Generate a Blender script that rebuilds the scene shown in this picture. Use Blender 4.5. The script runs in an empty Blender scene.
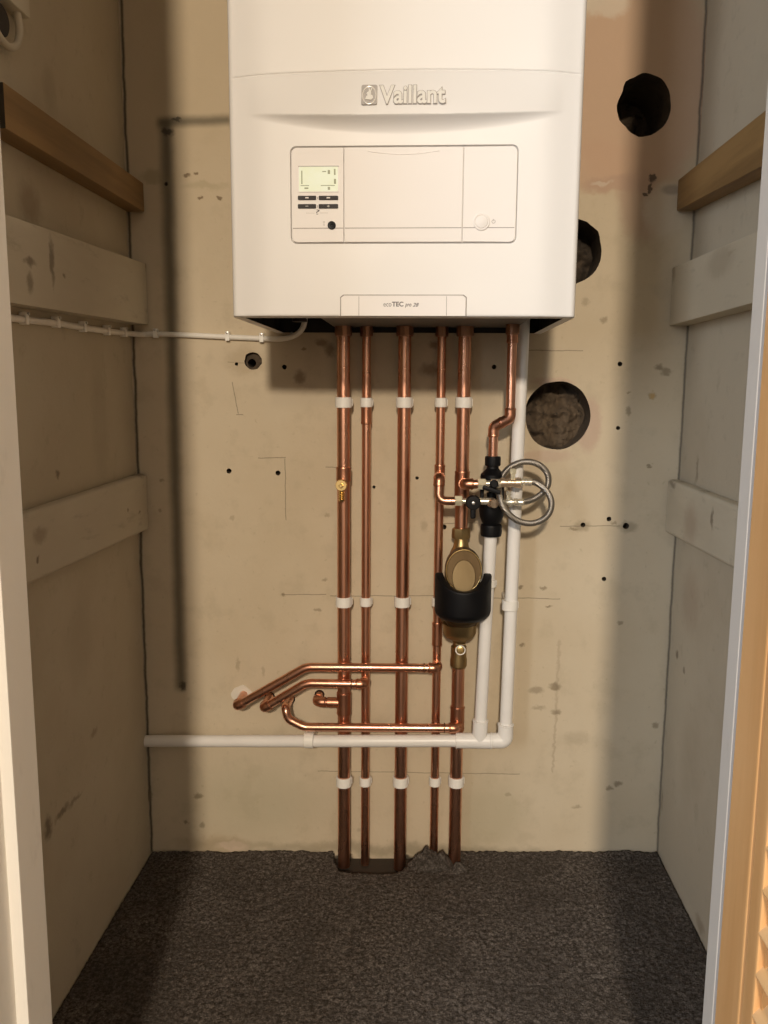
import bpy, bmesh, math, random
from mathutils import Vector, Matrix, noise
random.seed(7)
C = bpy.context.scene.collection
sc = bpy.context.scene
PI = math.pi

# ------------------------------------------------------------------ camera
FPX, CX, CY = 832.0, 384.0, 512.0
CAM = Vector((0.0, -1.44, 0.852))
dY = Vector((427 - CX, 388 - CY, FPX)).normalized()          # the closet's depth axis, seen by the camera
dn = Vector((349 - CX, 6087 - CY, FPX)); dn = (dn - dn.dot(dY) * dY).normalized()
dX = dn.cross(dY)
ROT = Matrix((dX, dY, -dn))                                   # (right, down, forward) -> world

def at(px, py, Y=None, X=None, Z=None):
    """world point under a photo pixel on the plane Y (or X, or Z) = const"""
    r = ROT @ Vector((px - CX, py - CY, FPX))
    t = (Y - CAM.y) / r.y if Y is not None else (X - CAM.x) / r.x if X is not None else (Z - CAM.z) / r.z
    return CAM + r * t

cd = bpy.data.cameras.new('camera')
cam = bpy.data.objects.new('camera', cd); C.objects.link(cam)
cd.sensor_fit = 'VERTICAL'; cd.sensor_height = 24.0; cd.lens = FPX / 1024 * 24.0
cd.clip_start = 0.02
m3 = Matrix((ROT.col[0], -ROT.col[1], -ROT.col[2])).transposed()
cam.matrix_world = Matrix.Translation(CAM) @ m3.to_4x4()
sc.camera = cam

# ------------------------------------------------------------------ shader helpers
class NT:
    def __init__(s, name):
        s.m = bpy.data.materials.new(name); s.m.use_nodes = True
        s.t = s.m.node_tree; s.b = s.t.nodes['Principled BSDF']
        s.tc = s.t.nodes.new('ShaderNodeTexCoord'); s.P = s.tc.outputs['Object']
    def put(s, sock, v):
        if isinstance(v, bpy.types.NodeSocket): s.t.links.new(v, sock)
        elif v is not None:
            if isinstance(v, (tuple, list)) and len(v) == 3 and sock.type == 'RGBA': v = (*v, 1)
            sock.default_value = v
    def math(s, op, a, b=None, clamp=False):
        n = s.t.nodes.new('ShaderNodeMath'); n.operation = op; n.use_clamp = clamp
        s.put(n.inputs[0], a); s.put(n.inputs[1], b); return n.outputs[0]
    def vec(s, op, a, b=None):
        n = s.t.nodes.new('ShaderNodeVectorMath'); n.operation = op
        s.put(n.inputs[0], a); s.put(n.inputs[1], b)
        return n.outputs['Value'] if op == 'LENGTH' else n.outputs[0]
    def noise(s, scale, detail=4, rough=0.55, p=None, col=False):
        n = s.t.nodes.new('ShaderNodeTexNoise'); n.inputs['Scale'].default_value = scale
        n.inputs['Detail'].default_value = detail; n.inputs['Roughness'].default_value = rough
        s.put(n.inputs['Vector'], p or s.P); return n.outputs['Color'] if col else n.outputs[0]
    def ramp(s, f, lo, hi, a=0.0, b=1.0, smooth=True):
        n = s.t.nodes.new('ShaderNodeMapRange'); n.interpolation_type = 'SMOOTHSTEP' if smooth else 'LINEAR'
        s.put(n.inputs[0], f)
        for i, v in zip((1, 2, 3, 4), (lo, hi, a, b)): s.put(n.inputs[i], v)
        return n.outputs[0]
    def mix(s, f, a, b, mode='MIX'):
        n = s.t.nodes.new('ShaderNodeMix'); n.data_type = 'RGBA'; n.blend_type = mode
        s.put(n.inputs[0], f); s.put(n.inputs[6], a); s.put(n.inputs[7], b); return n.outputs[2]
    def scaled(s, v):
        return s.vec('MULTIPLY', s.P, v)
    def bump(s, h, strength, dist):
        n = s.t.nodes.new('ShaderNodeBump'); n.inputs['Strength'].default_value = strength
        n.inputs['Distance'].default_value = dist; s.put(n.inputs['Height'], h)
        s.t.links.new(n.outputs[0], s.b.inputs['Normal'])
    def set(s, **k):
        names = dict(col='Base Color', rough='Roughness', metal='Metallic', spec='Specular IOR Level', coat='Coat Weight',
                     coatr='Coat Roughness', emit='Emission Color', emits='Emission Strength')
        for a, v in k.items(): s.put(s.b.inputs[names[a]], v)
        return s.m

def plain(name, col, rough=0.5, metal=0.0, var=0.08, scale=40, **k):
    n = NT(name)
    f = n.noise(scale, 3)
    c = n.mix(n.ramp(f, .3, .7), tuple(x * (1 - var) for x in col), tuple(min(1, x * (1 + var)) for x in col))
    return n.set(col=c, rough=n.ramp(f, .3, .7, max(0.02, rough * .9), min(1, rough * 1.1)), metal=metal, **k)

M = {}
M['white_enamel'] = plain('white_enamel', (.755, .735, .71), .40, var=.004, scale=5, spec=.34)
M['white_fascia'] = plain('white_fascia', (.82, .785, .755), .55, var=.004, scale=5, spec=.35)
M['groove'] = plain('shadow_gap_plastic', (.30, .27, .25), .7, spec=.2)
M['chrome'] = plain('satin_chrome_lettering', (.90, .87, .80), .30, .35, var=.02)
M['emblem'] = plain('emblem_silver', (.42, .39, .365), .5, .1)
M['dark_plastic'] = plain('dark_grey_plastic', (.030, .025, .025), .5, spec=.2)
M['black_plastic'] = plain('black_plastic', (.004, .004, .005), .48, spec=.22)
M['grey_text'] = plain('grey_print', (.13, .12, .12), .6)
M['pale_text'] = plain('pale_print', (.7, .67, .62), .6)
M['white_plastic'] = plain('white_pipe_plastic', (.86, .83, .79), .36, var=.03, scale=14)
M['clip_plastic'] = plain('white_clip_plastic', (.88, .85, .79), .45, var=.03)
M['cable_white'] = plain('cable_sheath', (.80, .76, .69), .5, var=.05)
M['steel'] = plain('zinc_steel', (.6, .58, .55), .35, 1.0)
M['base_plate'] = plain('boiler_base_plate', (.16, .15, .14), .5, .3)
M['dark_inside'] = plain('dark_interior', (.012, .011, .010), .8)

def copper(name, base, dark, r):
    n = NT(name)
    f = n.noise(7, 3, .5, n.scaled((3, 3, 1)))
    c = n.mix(n.ramp(f, .40, .75), base, dark)
    return n.set(col=c, rough=n.ramp(f, .3, .75, r, r + .08), metal=1.0)
M['copper'] = copper('copper_tube', (.75, .415, .285), (.62, .30, .195), .25)
M['copper_fit'] = copper('copper_fitting', (.60, .30, .19), (.44, .20, .125), .30)
M['solder'] = copper('solder_ring', (.36, .20, .13), (.22, .12, .09), .4)
M['brass'] = copper('bright_brass', (.95, .72, .33), (.82, .58, .25), .26)
M['brass_dull'] = copper('dull_brass', (.42, .305, .145), (.30, .21, .10), .38)
M['brass_cap'] = copper('brushed_brass_cap', (.31, .23, .125), (.25, .18, .095), .5)
M['face_brass'] = copper('aged_brass_face', (.155, .105, .055), (.12, .08, .042), .45)
M['nickel'] = plain('nickel_plate', (.84, .78, .64), .25, .75, var=.04)
M['pale_brass'] = plain('pale_brass', (.86, .78, .56), .34, .45, var=.04)
M['pink_brass'] = plain('pinkish_brass', (.74, .58, .43), .28, .85, var=.05)

n = NT('steel_braid')                                          # woven braid of the flexible hose
w = n.t.nodes.new('ShaderNodeTexWave'); w.wave_type = 'BANDS'; w.bands_direction = 'DIAGONAL'
w.inputs['Scale'].default_value = 190; w.inputs['Distortion'].default_value = .6; n.put(w.inputs['Vector'], n.P)
n.bump(w.outputs[1], .5, .0006)
M['braid'] = n.set(col=n.mix(w.outputs[1], (.17, .155, .135), (.44, .40, .35)), rough=.4, metal=.9)

def wood(name, a, b, axis):
    n = NT(name)
    sc_ = [38, 38, 38]; sc_[axis] = 2.2
    f = n.noise(1.0, 5, .6, n.scaled(tuple(sc_)))
    f2 = n.noise(3.2, 3)
    c = n.mix(n.ramp(f, .35, .68), a, b)
    c = n.mix(n.ramp(f2, .5, .75, 0, .45), c, tuple(x * .55 for x in a))
    n.bump(f, .25, .002)
    return n.set(col=c, rough=.62)
M['batten_wood'] = wood('brown_batten_wood', (.30, .178, .066), (.19, .108, .037), 1)
M['end_grain'] = plain('dark_end_grain', (.030, .022, .014), .8, scale=90)
M['pine'] = wood('varnished_pine', (.74, .43, .19), (.66, .36, .145), 2)
M['pine'].node_tree.nodes['Principled BSDF'].inputs['Roughness'].default_value = .38
M['pine_slat'] = wood('varnished_pine_slat', (.80, .52, .27), (.72, .44, .20), 1)
M['pine_slat'].node_tree.nodes['Principled BSDF'].inputs['Roughness'].default_value = .35

def painted(name, base, dirt, amt=.35, stretch=(1, 1, 1), rough=.75, bump=.25, fine_amt=None, marks=(), spec=.5):
    n = NT(name)
    p = n.scaled(stretch)
    big = n.noise(3.5, 5, .6, p); fine = n.noise(34, 5, .65, p); grit = n.noise(260, 2)
    c = n.mix(n.ramp(big, .40, .64, 0, amt), base, dirt)
    c = n.mix(n.ramp(fine, .57, .72, 0, amt if fine_amt is None else fine_amt), c, tuple(x * .55 for x in dirt))
    c = n.mix(n.ramp(fine, .2, .4, .25, 0), c, tuple(min(1, x * 1.12) for x in base))
    wob = n.vec('MULTIPLY', n.vec('SUBTRACT', n.noise(70, 4, .6, col=True), (.5, .5, .5)), (.02, .02, .02))
    for pt, rad, col_, a_ in marks:                              # scuffs and drips of their own
        d = n.vec('LENGTH', n.vec('MULTIPLY', n.vec('SUBTRACT', n.vec('ADD', n.P, wob), tuple(pt)), tuple(1 / r for r in rad)))
        c = n.mix(n.ramp(d, .4, 1.5, a_, 0), c, col_)
    h = n.math('ADD', n.math('MULTIPLY', fine, .7), n.math('MULTIPLY', grit, .3))
    n.bump(h, bump, .002)
    return n.set(col=c, rough=rough, spec=spec)
DK, BR = (.12, .09, .06), (.20, .14, .085)
def spot(px, py, X, ry, rz): p = at(px, py, X=X); return (p, (.5, ry, rz))
LM = [(*spot(62, 812, -.508, .022, .006), DK, .7), (*spot(48, 828, -.508, .010, .016), DK, .8), (*spot(75, 800, -.508, .02, .004), DK, .5), (*spot(94, 733, -.508, .012, .006), BR, .5),
      (*spot(57, 474, -.508, .006, .006), DK, .7), (*spot(30, 205, -.508, .03, .025), BR, .5), (*spot(50, 90, -.508, .02, .03), BR, .25), (*spot(80, 640, -.508, .05, .06), BR, .2), (*spot(100, 420, -.508, .03, .09), BR, .2)]
RM = [(*spot(677, 655, .4325, .006, .007), DK, .7), (*spot(684, 670, .4325, .006, .005), DK, .6), (*spot(662, 800, .4325, .006, .02), BR, .5), (*spot(697, 470, .4325, .006, .02), DK, .5),
      (*spot(700, 925, .4325, .02, .012), BR, .5), (*spot(735, 180, .4325, .02, .02), BR, .3), (*spot(690, 600, .4325, .04, .05), (.30, .20, .14), .35), (*spot(690, 760, .4325, .05, .08), BR, .15)]
BM = [(*spot(52, 262, -.478, .006, .028), DK, .7), (*spot(30, 262, -.478, .014, .005), DK, .7), (*spot(30, 282, -.478, .008, .012), DK, .6), (*spot(64, 275, -.478, .004, .004), DK, .7), (*spot(146, 262, -.478, .006, .012), DK, .6),
      (*spot(140, 512, -.4885, .004, .003), DK, .9), (*spot(128, 510, -.4885, .004, .004), DK, .7), (*spot(38, 558, -.4885, .004, .004), DK, .8), (*spot(40, 535, -.4885, .02, .01), BR, .5), (*spot(143, 474, -.4885, .02, .006), DK, .6),
      (*spot(712, 520, .411, .005, .014), DK, .7), (*spot(700, 487, .411, .03, .006), DK, .7), (*spot(672, 484, .411, .02, .006), DK, .6), (*spot(690, 525, .411, .03, .03), (.34, .25, .18), .5), (*spot(674, 270, .400, .008, .02), BR, .5),
      (*spot(720, 262, .400, .05, .02), BR, .3)]
M['side_wall'] = painted('side_wall_paint', (.49, .43, .32), (.40, .335, .235), .5, fine_amt=.22)
M['side_wall_left'] = painted('side_wall_paint_left', (.49, .43, .32), (.40, .335, .235), .5, fine_amt=.2, marks=LM)
M['side_wall_right'] = painted('side_wall_paint_right', (.49, .43, .33), (.40, .335, .245), .5, fine_amt=.2, marks=RM)
M['batten_paint'] = painted('painted_batten', (.56, .505, .395), (.41, .35, .255), .5, (1, .4, 1.6), fine_amt=.3, marks=BM)
M['jamb_paint'] = painted('jamb_paint', (.60, .57, .54), (.53, .50, .46), .3, (1, 1, .5), .8, .12, fine_amt=.15, spec=.15)  # jamb white darkened in colour to offset the window light on the reveal
M['jamb_lit'] = painted('lit_jamb_paint', (.84, .81, .75), (.74, .70, .62), .25, (1, 1, .5), .7, .1, fine_amt=.15, spec=.2)  # same white paint, lightened to imitate strong light on the left lining
M['hall_paint'] = painted('hall_wall_paint', (.62, .57, .49), (.55, .5, .42), .2)
M['concrete'] = painted('dusty_concrete', (.05, .036, .025), (.028, .02, .014), .7, bump=.7)
M['rubble'] = painted('crumbly_masonry', (.125, .088, .055), (.035, .025, .017), .95, (2.2, 2.2, 2.2), .95, 1.0)
M['plaster_white'] = painted('white_filler', (.74, .68, .58), (.6, .52, .42), .3)
M['hall_floor'] = painted('hall_floor_finish', (.16, .12, .09), (.11, .085, .06), .4)

# carpet
n = NT('grey_carpet')
f1 = n.noise(170, 5, .72); f2 = n.noise(560, 2, .6); f3 = n.noise(7, 4, .6)
v = n.t.nodes.new('ShaderNodeTexVoronoi'); v.inputs['Scale'].default_value = 260; n.put(v.inputs['Vector'], n.P)
c = n.mix(n.ramp(f1, .36, .66), (.062, .052, .044), (.34, .295, .26))
c = n.mix(n.ramp(v.outputs['Distance'], .15, .6, 0, .5), c, (.055, .046, .04))
c = n.mix(n.ramp(f3, .40, .66, 0, .45), c, (.072, .06, .05))
n.bump(n.math('ADD', f1, n.math('MULTIPLY', f2, .6)), 1.0, .006)
M['carpet'] = n.set(col=c, rough=1.0, spec=.05)

# back wall: old cream paint, bare pink plaster patches, dirt line of a removed pipe, pencil lines and spots
n = NT('old_cream_plaster')
warp = n.vec('SUBTRACT', n.noise(16, 5, .65, col=True), (.5, .5, .5))
Pw = n.vec('ADD', n.P, n.vec('MULTIPLY', warp, (.055, 0, .055)))        # outline
Ps = n.vec('ADD', n.P, n.vec('MULTIPLY', warp, (.007, 0, .007)))        # slight wobble
big = n.noise(3.1, 5, .6); mid = n.noise(17, 5, .62); fine = n.noise(90, 4, .65)
cream = n.mix(n.ramp(big, .35, .7), (.61, .515, .375), (.565, .465, .325))
cream = n.mix(n.ramp(mid, .50, .68, 0, .4), cream, (.47, .39, .27))
cream = n.mix(n.ramp(fine, .60, .74, 0, .4), cream, (.38, .31, .20))
# tan upper zone
sepz = n.t.nodes.new('ShaderNodeSeparateXYZ'); n.put(sepz.inputs[0], Pw)
cream = n.mix(n.ramp(sepz.outputs[2], 1.02, 1.30, 0, .7), cream, (.54, .43, .285))
warpf = n.vec('SUBTRACT', n.noise(110, 3, .6, col=True), (.5, .5, .5))
Pf = n.vec('ADD', Ps, n.vec('MULTIPLY', warpf, (.013, 0, .013)))
def ell(col, px, py, rx, rz, a=1.0, soft=.35, P=None):
    global cream
    p = at(px, py, Y=0)
    d = n.vec('LENGTH', n.vec('MULTIPLY', n.vec('SUBTRACT', P or Pf, tuple(p)), (1 / rx, 0, 1 / rz)))
    cream = n.mix(n.ramp(d, 1 - soft, 1 + soft, a, 0), cream, col)
def bar(col, p0, p1, w, a=1.0, soft=.0008, P=None):
    """straight mark from pixel p0 to pixel p1, half width w"""
    global cream
    A = at(*p0, Y=0); B = at(*p1, Y=0); L = (B - A).length; u = (B - A) / L; v = Vector((-u.z, 0, u.x))
    q = n.vec('SUBTRACT', P or Ps, tuple((A + B) / 2))
    du = n.math('ABSOLUTE', n.vec('DOT_PRODUCT', q, tuple(u)))
    dv = n.math('ABSOLUTE', n.vec('DOT_PRODUCT', q, tuple(v)))
    f = n.math('MULTIPLY', n.ramp(du, L / 2 - soft, L / 2 + soft, 1, 0), n.ramp(dv, max(0, w - soft), w + soft, a, 0))
    cream = n.mix(f, cream, col)
_v = n.vec
def vec(op, a, b=None):
    nn = n.t.nodes.new('ShaderNodeVectorMath'); nn.operation = op
    n.put(nn.inputs[0], a); n.put(nn.inputs[1], b)
    return nn.outputs['Value'] if op in ('LENGTH', 'DOT_PRODUCT') else nn.outputs[0]
n.vec = vec
PINK, PINK2, PALE = (.555, .375, .255), (.48, .33, .235), (.66, .57, .45)
ell(PINK, 640, 85, .118, .165, .85, .16, Pw)
ell(PINK, 605, 165, .085, .040, .8, .3, Pw)
ell(PINK2, 640, 205, .035, .055, .7, .3, Pw)
ell(PINK2, 612, 186, .050, .014, .8, .4, Pw)
ell(PALE, 603, 184, .016, .004, .5, .4, Pw)
ell(PALE, 664, 212, .030, .040, .7, .4, Pw)
ell(PALE, 605, 3, .040, .022, .7, .3, Pw)
ell((.36, .29, .22), 672, 190, .016, .008, .8, .4, Ps)
for q in ((652, 178, .006, .007), (650, 188, .003, .008), (646, 194, .004, .003)): ell((.10, .07, .05), *q, .9, .3)
ell((.50, .36, .27), 589, 425, .020, .045, .75, .25)           # pink rim of the low hole
ell((.52, .37, .28), 552, 382, .035, .007, .7, .4)
ell((.50, .36, .27), 545, 456, .045, .010, .6, .4)
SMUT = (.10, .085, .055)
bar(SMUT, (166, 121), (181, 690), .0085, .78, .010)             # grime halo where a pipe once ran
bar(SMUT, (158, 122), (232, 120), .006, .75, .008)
bar((.22, .18, .12), (166, 150), (172, 320), .012, .2, .012)
for q in ((183, 686, .006, .010), (168, 132, .010, .006), (176, 119, .008, .003)): ell((.06, .05, .035), *q, .85, .4)
ell((.30, .25, .15), 152, 175, .022, .010, .5, .6, Pw); ell((.40, .33, .20), 205, 186, .034, .007, .45, .6, Pw)
for q in ((187, 175, .006, .0028), (200, 198, .005, .003), (219, 198, .004, .003), (196, 173, .004, .002)): ell((.17, .11, .06), *q, .8, .4)
bar((.07, .055, .035), (121, -5), (152, 852), .0022, .9, .002)  # crack shade painted as a dark line down the corner
bar((.10, .08, .06), (707, -5), (657, 852), .0016, .8, .002)  # painted crack shade down the other corner
PEN = (.20, .165, .12)
for p0, p1 in (((318, 771), (520, 774)), ((445, 597), (560, 599)), ((258, 458), (286, 458)), ((285, 459), (286, 520)), ((520, 350), (583, 351)),
               ((440, 524), (478, 523)), ((330, 596), (440, 596)), ((282, 595), (326, 594)), ((232, 382), (238, 414)), ((236, 415), (243, 415)),
               ((228, 362), (246, 363)), ((560, 526), (620, 526)), ((325, 467), (345, 467))):
    bar(PEN, p0, p1, .0007, .75, .0006)
bar((.34, .26, .18), (559, 640), (556, 705), .0022, .4, .0025, Pf)
bar((.34, .26, .18), (556, 705), (553, 772), .0016, .45, .002, Pf)
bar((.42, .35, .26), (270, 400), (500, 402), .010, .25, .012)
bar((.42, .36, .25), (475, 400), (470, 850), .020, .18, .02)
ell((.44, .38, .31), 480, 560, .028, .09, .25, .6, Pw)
for px, py, rx, rz, a in ((521, 588, .004, .003, .8), (543, 588, .006, .003, .6), (549, 606, .006, .002, .7), (522, 645, .005, .003, .7), (536, 690, .012, .006, .5),
                          (555, 687, .010, .006, .7), (556, 712, .009, .004, .6), (538, 708, .012, .004, .4), (577, 738, .022, .012, .2), (620, 623, .005, .004, .6),
                          (655, 725, .006, .005, .6), (609, 788, .006, .004, .7), (618, 784, .008, .004, .7), (577, 807, .008, .003, .4), (508, 795, .006, .003, .4),
                          (666, 372, .008, .006, .6), (659, 368, .007, .005, .7), (652, 396, .006, .006, .6), (628, 411, .004, .007, .6), (649, 466, .005, .002, .7),
                          (629, 393, .004, .002, .6), (604, 320, .006, .005, .5), (585, 302, .006, .006, .35), (614, 523, .005, .003, .5), (628, 527, .016, .009, .45),
                          (582, 526, .013, .009, .45), (574, 529, .008, .002, .6), (238, 663, .003, .012, .35), (263, 672, .003, .010, .3), (198, 796, .008, .005, .75),
                          (186, 822, .004, .004, .7), (202, 825, .005, .006, .6), (149, 796, .006, .010, .9), (162, 480, .004, .003, .5), (160, 510, .003, .004, .4),
                          (232, 518, .004, .004, .3), (327, 515, .006, .004, .4), (283, 595, .004, .003, .6), (318, 610, .006, .003, .5), (325, 580, .005, .003, .5),
                          (470, 500, .004, .012, .3), (334, 665, .005, .003, .5), (360, 830, .006, .004, .3), (424, 525, .006, .010, .3)):
    ell((.20, .15, .09), px, py, rx, rz, a, .5)
ell((.60, .36, .10), 652, 396, .005, .006, .5, .4)
ell((.30, .24, .15), 330, 806, .10, .05, .15, .7, Pw)
ell((.36, .34, .22), 250, 800, .10, .07, .28, .7, Pw)
ell((.36, .32, .20), 490, 815, .06, .06, .35, .6, Pw)
ell((.40, .30, .18), 215, 845, .06, .018, .5, .5, Pw)
ell((.70, .55, .42), 232, 846, .028, .008, .7, .4, Pw)
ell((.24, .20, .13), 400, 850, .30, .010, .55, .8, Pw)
bar((.05, .04, .03), (325, 866), (480, 864), .016, .9, .003, Pw)  # shade of the carpet cut-out painted onto the wall foot
ell((.45, .36, .24), 246, 362, .028, .022, .6, .5, Pw)          # stained rim of the small bore hole
for q in ((322, 343, .010, .007), (304, 349, .004, .003), (300, 378, .009, .011), (330, 350, .008, .010), (430, 370, .016, .010), (434, 345, .008, .006)):
    ell((.16, .09, .05), *q, .6, .6)
h = n.math('ADD', n.math('MULTIPLY', mid, .8), n.math('MULTIPLY', fine, .35))
n.bump(h, .35, .003)
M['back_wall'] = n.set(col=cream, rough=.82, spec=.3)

# ------------------------------------------------------------------ mesh helpers
def box(bm, lo, hi, bev=0.0, seg=2):
    g = bmesh.ops.create_cube(bm, size=1.0)
    for v in g['verts']:
        v.co = Vector([(lo[i] + hi[i]) / 2 + v.co[i] * (hi[i] - lo[i]) for i in range(3)])
    if bev:
        es = list({e for v in g['verts'] for e in v.link_edges})
        bmesh.ops.bevel(bm, geom=es, offset=bev, segments=seg, affect='EDGES', profile=.5)

def frame_of(d):
    d = d.normalized()
    a = Vector((0, 0, 1)) if abs(d.z) < .9 else Vector((1, 0, 0))
    u = d.cross(a).normalized()
    return u, d.cross(u).normalized()

def lathe(bm, prof, o, d, n=24, squash=None):
    """rings of (radius, height) around axis d from o; n = 6 gives a hex nut"""
    o = Vector(o); d = Vector(d).normalized(); u, w = frame_of(d)
    rings = []
    for r, h in prof:
        rings.append([bm.verts.new(o + d * h + (u * math.cos(2 * PI * k / n) + w * math.sin(2 * PI * k / n)) * r) for k in range(n)])
    for a, b in zip(rings, rings[1:]):
        for k in range(n): bm.faces.new((a[k], a[(k + 1) % n], b[(k + 1) % n], b[k]))
    bm.faces.new(rings[0][::-1]); bm.faces.new(rings[-1])

def tube(bm, pts, r, n=18, radii=None):
    pts = [Vector(p) for p in pts]
    T = []
    for i in range(len(pts)):
        a = pts[max(i - 1, 0)]; b = pts[min(i + 1, len(pts) - 1)]
        T.append((b - a).normalized())
    u, w = frame_of(T[0]); rings = []
    for i, p in enumerate(pts):
        u = (u - u.dot(T[i]) * T[i]).normalized(); w = T[i].cross(u)
        rr = radii[i] if radii else r
        rings.append([bm.verts.new(p + (u * math.cos(2 * PI * k / n) + w * math.sin(2 * PI * k / n)) * rr) for k in range(n)])
    for a, b in zip(rings, rings[1:]):
        for k in range(n): bm.faces.new((a[k], a[(k + 1) % n], b[(k + 1) % n], b[k]))
    bm.faces.new(rings[0][::-1]); bm.faces.new(rings[-1])

def fillet(pts, rad, seg=8):
    pts = [Vector(p) for p in pts]; out = [pts[0]]
    for i in range(1, len(pts) - 1):
        p = pts[i]; a = pts[i - 1] - p; b = pts[i + 1] - p
        ang = a.angle(b)
        if ang > PI - .02: out.append(p); continue
        R = rad[i - 1] if isinstance(rad, (list, tuple)) else rad
        t = min(R / math.tan(ang / 2), a.length * .49, b.length * .49); R = t * math.tan(ang / 2)
        a.normalize(); b.normalize()
        c = p + (a + b).normalized() * (R / math.sin(ang / 2))
        s = p + a * t - c; e = p + b * t - c; tot = s.angle(e); ax = s.cross(e).normalized()
        for k in range(seg + 1): out.append(c + Matrix.Rotation(tot * k / seg, 3, ax) @ s)
    out.append(pts[-1]); return out

def smooth_curve(pts, per=8):
    pts = [Vector(p) for p in pts]; out = []
    for i in range(len(pts) - 1):
        p0 = pts[max(i - 1, 0)]; p1 = pts[i]; p2 = pts[i + 1]; p3 = pts[min(i + 2, len(pts) - 1)]
        for k in range(per):
            t = k / per
            out.append(.5 * ((2 * p1) + (p2 - p0) * t + (2 * p0 - 5 * p1 + 4 * p2 - p3) * t * t + (3 * p1 - p0 - 3 * p2 + p3) * t ** 3))
    out.append(pts[-1]); return out

def prism(bm, poly, y0, y1, bev=0):
    """polygon of (x, z) extruded from y0 to y1"""
    a = [bm.verts.new((x, y0, z)) for x, z in poly]; b = [bm.verts.new((x, y1, z)) for x, z in poly]
    k = len(poly)
    fs = [bm.faces.new(a), bm.faces.new(b[::-1])]
    for i in range(k): bm.faces.new((a[i], b[i], b[(i + 1) % k], a[(i + 1) % k]))
    if bev: bmesh.ops.bevel(bm, geom=list(fs[0].edges), offset=bev, segments=2, affect='EDGES', profile=.5)

def rrect(x0, x1, z0, z1, r, seg=5, corners=(1, 1, 1, 1)):
    out = []
    for (cx, cz, a0), on in zip(((x1 - r, z1 - r, 0), (x0 + r, z1 - r, 90), (x0 + r, z0 + r, 180), (x1 - r, z0 + r, 270)), corners):
        if not on:
            out.append((cx + (r if a0 in (0, 270) else -r), cz + (r if a0 in (0, 90) else -r))); continue
        for k in range(seg + 1):
            a = math.radians(a0 + 90 * k / seg); out.append((cx + r * math.cos(a), cz + r * math.sin(a)))
    return out

def obj(name, bm, mat, parent=None, ang=35, loc=None):
    bmesh.ops.recalc_face_normals(bm, faces=bm.faces)
    me = bpy.data.meshes.new(name)
    base = Vector(parent['_o']) if parent is not None else Vector(loc or (0, 0, 0))
    bmesh.ops.translate(bm, verts=bm.verts, vec=-base)
    bm.to_mesh(me); bm.free()
    for p in me.polygons: p.use_smooth = True
    me.set_sharp_from_angle(angle=math.radians(ang))
    o = bpy.data.objects.new(name, me); C.objects.link(o)
    if len(me.polygons) < 4000 and ang < 100:
        w_ = o.modifiers.new('flat_faces', 'WEIGHTED_NORMAL'); w_.keep_sharp = True; w_.weight = 90
    me.materials.append(M[mat])
    if parent is not None:
        o.parent = parent; o['_o'] = tuple(base)
    else:
        o.location = base; o['_o'] = tuple(base)
    return o

def thing(name, label, cat, loc, group=None):
    o = bpy.data.objects.new(name, None); C.objects.link(o)
    o.empty_display_size = .02; o.location = loc; o['_o'] = tuple(loc)
    return tag(o, label, cat, group)
def tag(o, label, cat, group=None):
    o['label'] = label; o['category'] = cat
    if group: o['group'] = group
    return o
def struct(o):
    o['kind'] = 'structure'; return o
def B(): return bmesh.new()
def text_mesh(name, body, mat, parent, x0, x1, z0, z1, y, depth, bold=0.0, tilt=0.0, shear=0.0, bev=0.0):
    cu = bpy.data.curves.new(name, 'FONT'); cu.body = body; cu.extrude = .08; cu.offset = bold; cu.bevel_depth = bev; cu.bevel_resolution = 0; cu.resolution_u = 4; cu.shear = shear
    t = bpy.data.objects.new(name, cu); C.objects.link(t)
    bpy.context.view_layer.update()
    me = bpy.data.meshes.new_from_object(t.evaluated_get(bpy.context.evaluated_depsgraph_get()))
    bpy.data.objects.remove(t); bpy.data.curves.remove(cu)
    xs = [v.co.x for v in me.vertices]; ys = [v.co.y for v in me.vertices]
    bm = B(); bm.from_mesh(me); bpy.data.meshes.remove(me)
    sx = (x1 - x0) / (max(xs) - min(xs)); sz = (z1 - z0) / (max(ys) - min(ys)); zc = (z0 + z1) / 2
    for v in bm.verts:
        x = x0 + (v.co.x - min(xs)) * sx; z = z0 + (v.co.y - min(ys)) * sz; d = (v.co.z / .16) * depth
        v.co = Vector((x, y - d + (z - zc) * math.tan(tilt), z))
    bmesh.ops.remove_doubles(bm, verts=bm.verts, dist=1e-6)
    return obj(name, bm, mat, parent, 30)
def boolean(o, cutters):
    for c in cutters:
        md = o.modifiers.new('cut', 'BOOLEAN'); md.operation = 'DIFFERENCE'; md.solver = 'EXACT'; md.object = c
    bpy.context.view_layer.update()
    me = bpy.data.meshes.new_from_object(o.evaluated_get(bpy.context.evaluated_depsgraph_get()))
    o.modifiers.clear(); old = o.data; o.data = me
    bpy.data.meshes.remove(old)
    for c in cutters: bpy.data.objects.remove(c)

# ------------------------------------------------------------------ room shell
XL, XR, YF = -.508, .4325, -.746          # side walls, back of the door lining
OL, OR = -.347, .2575                     # door opening
def zf(x): return .0008 + .0364 * x       # the floor runs slightly out of level

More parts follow.
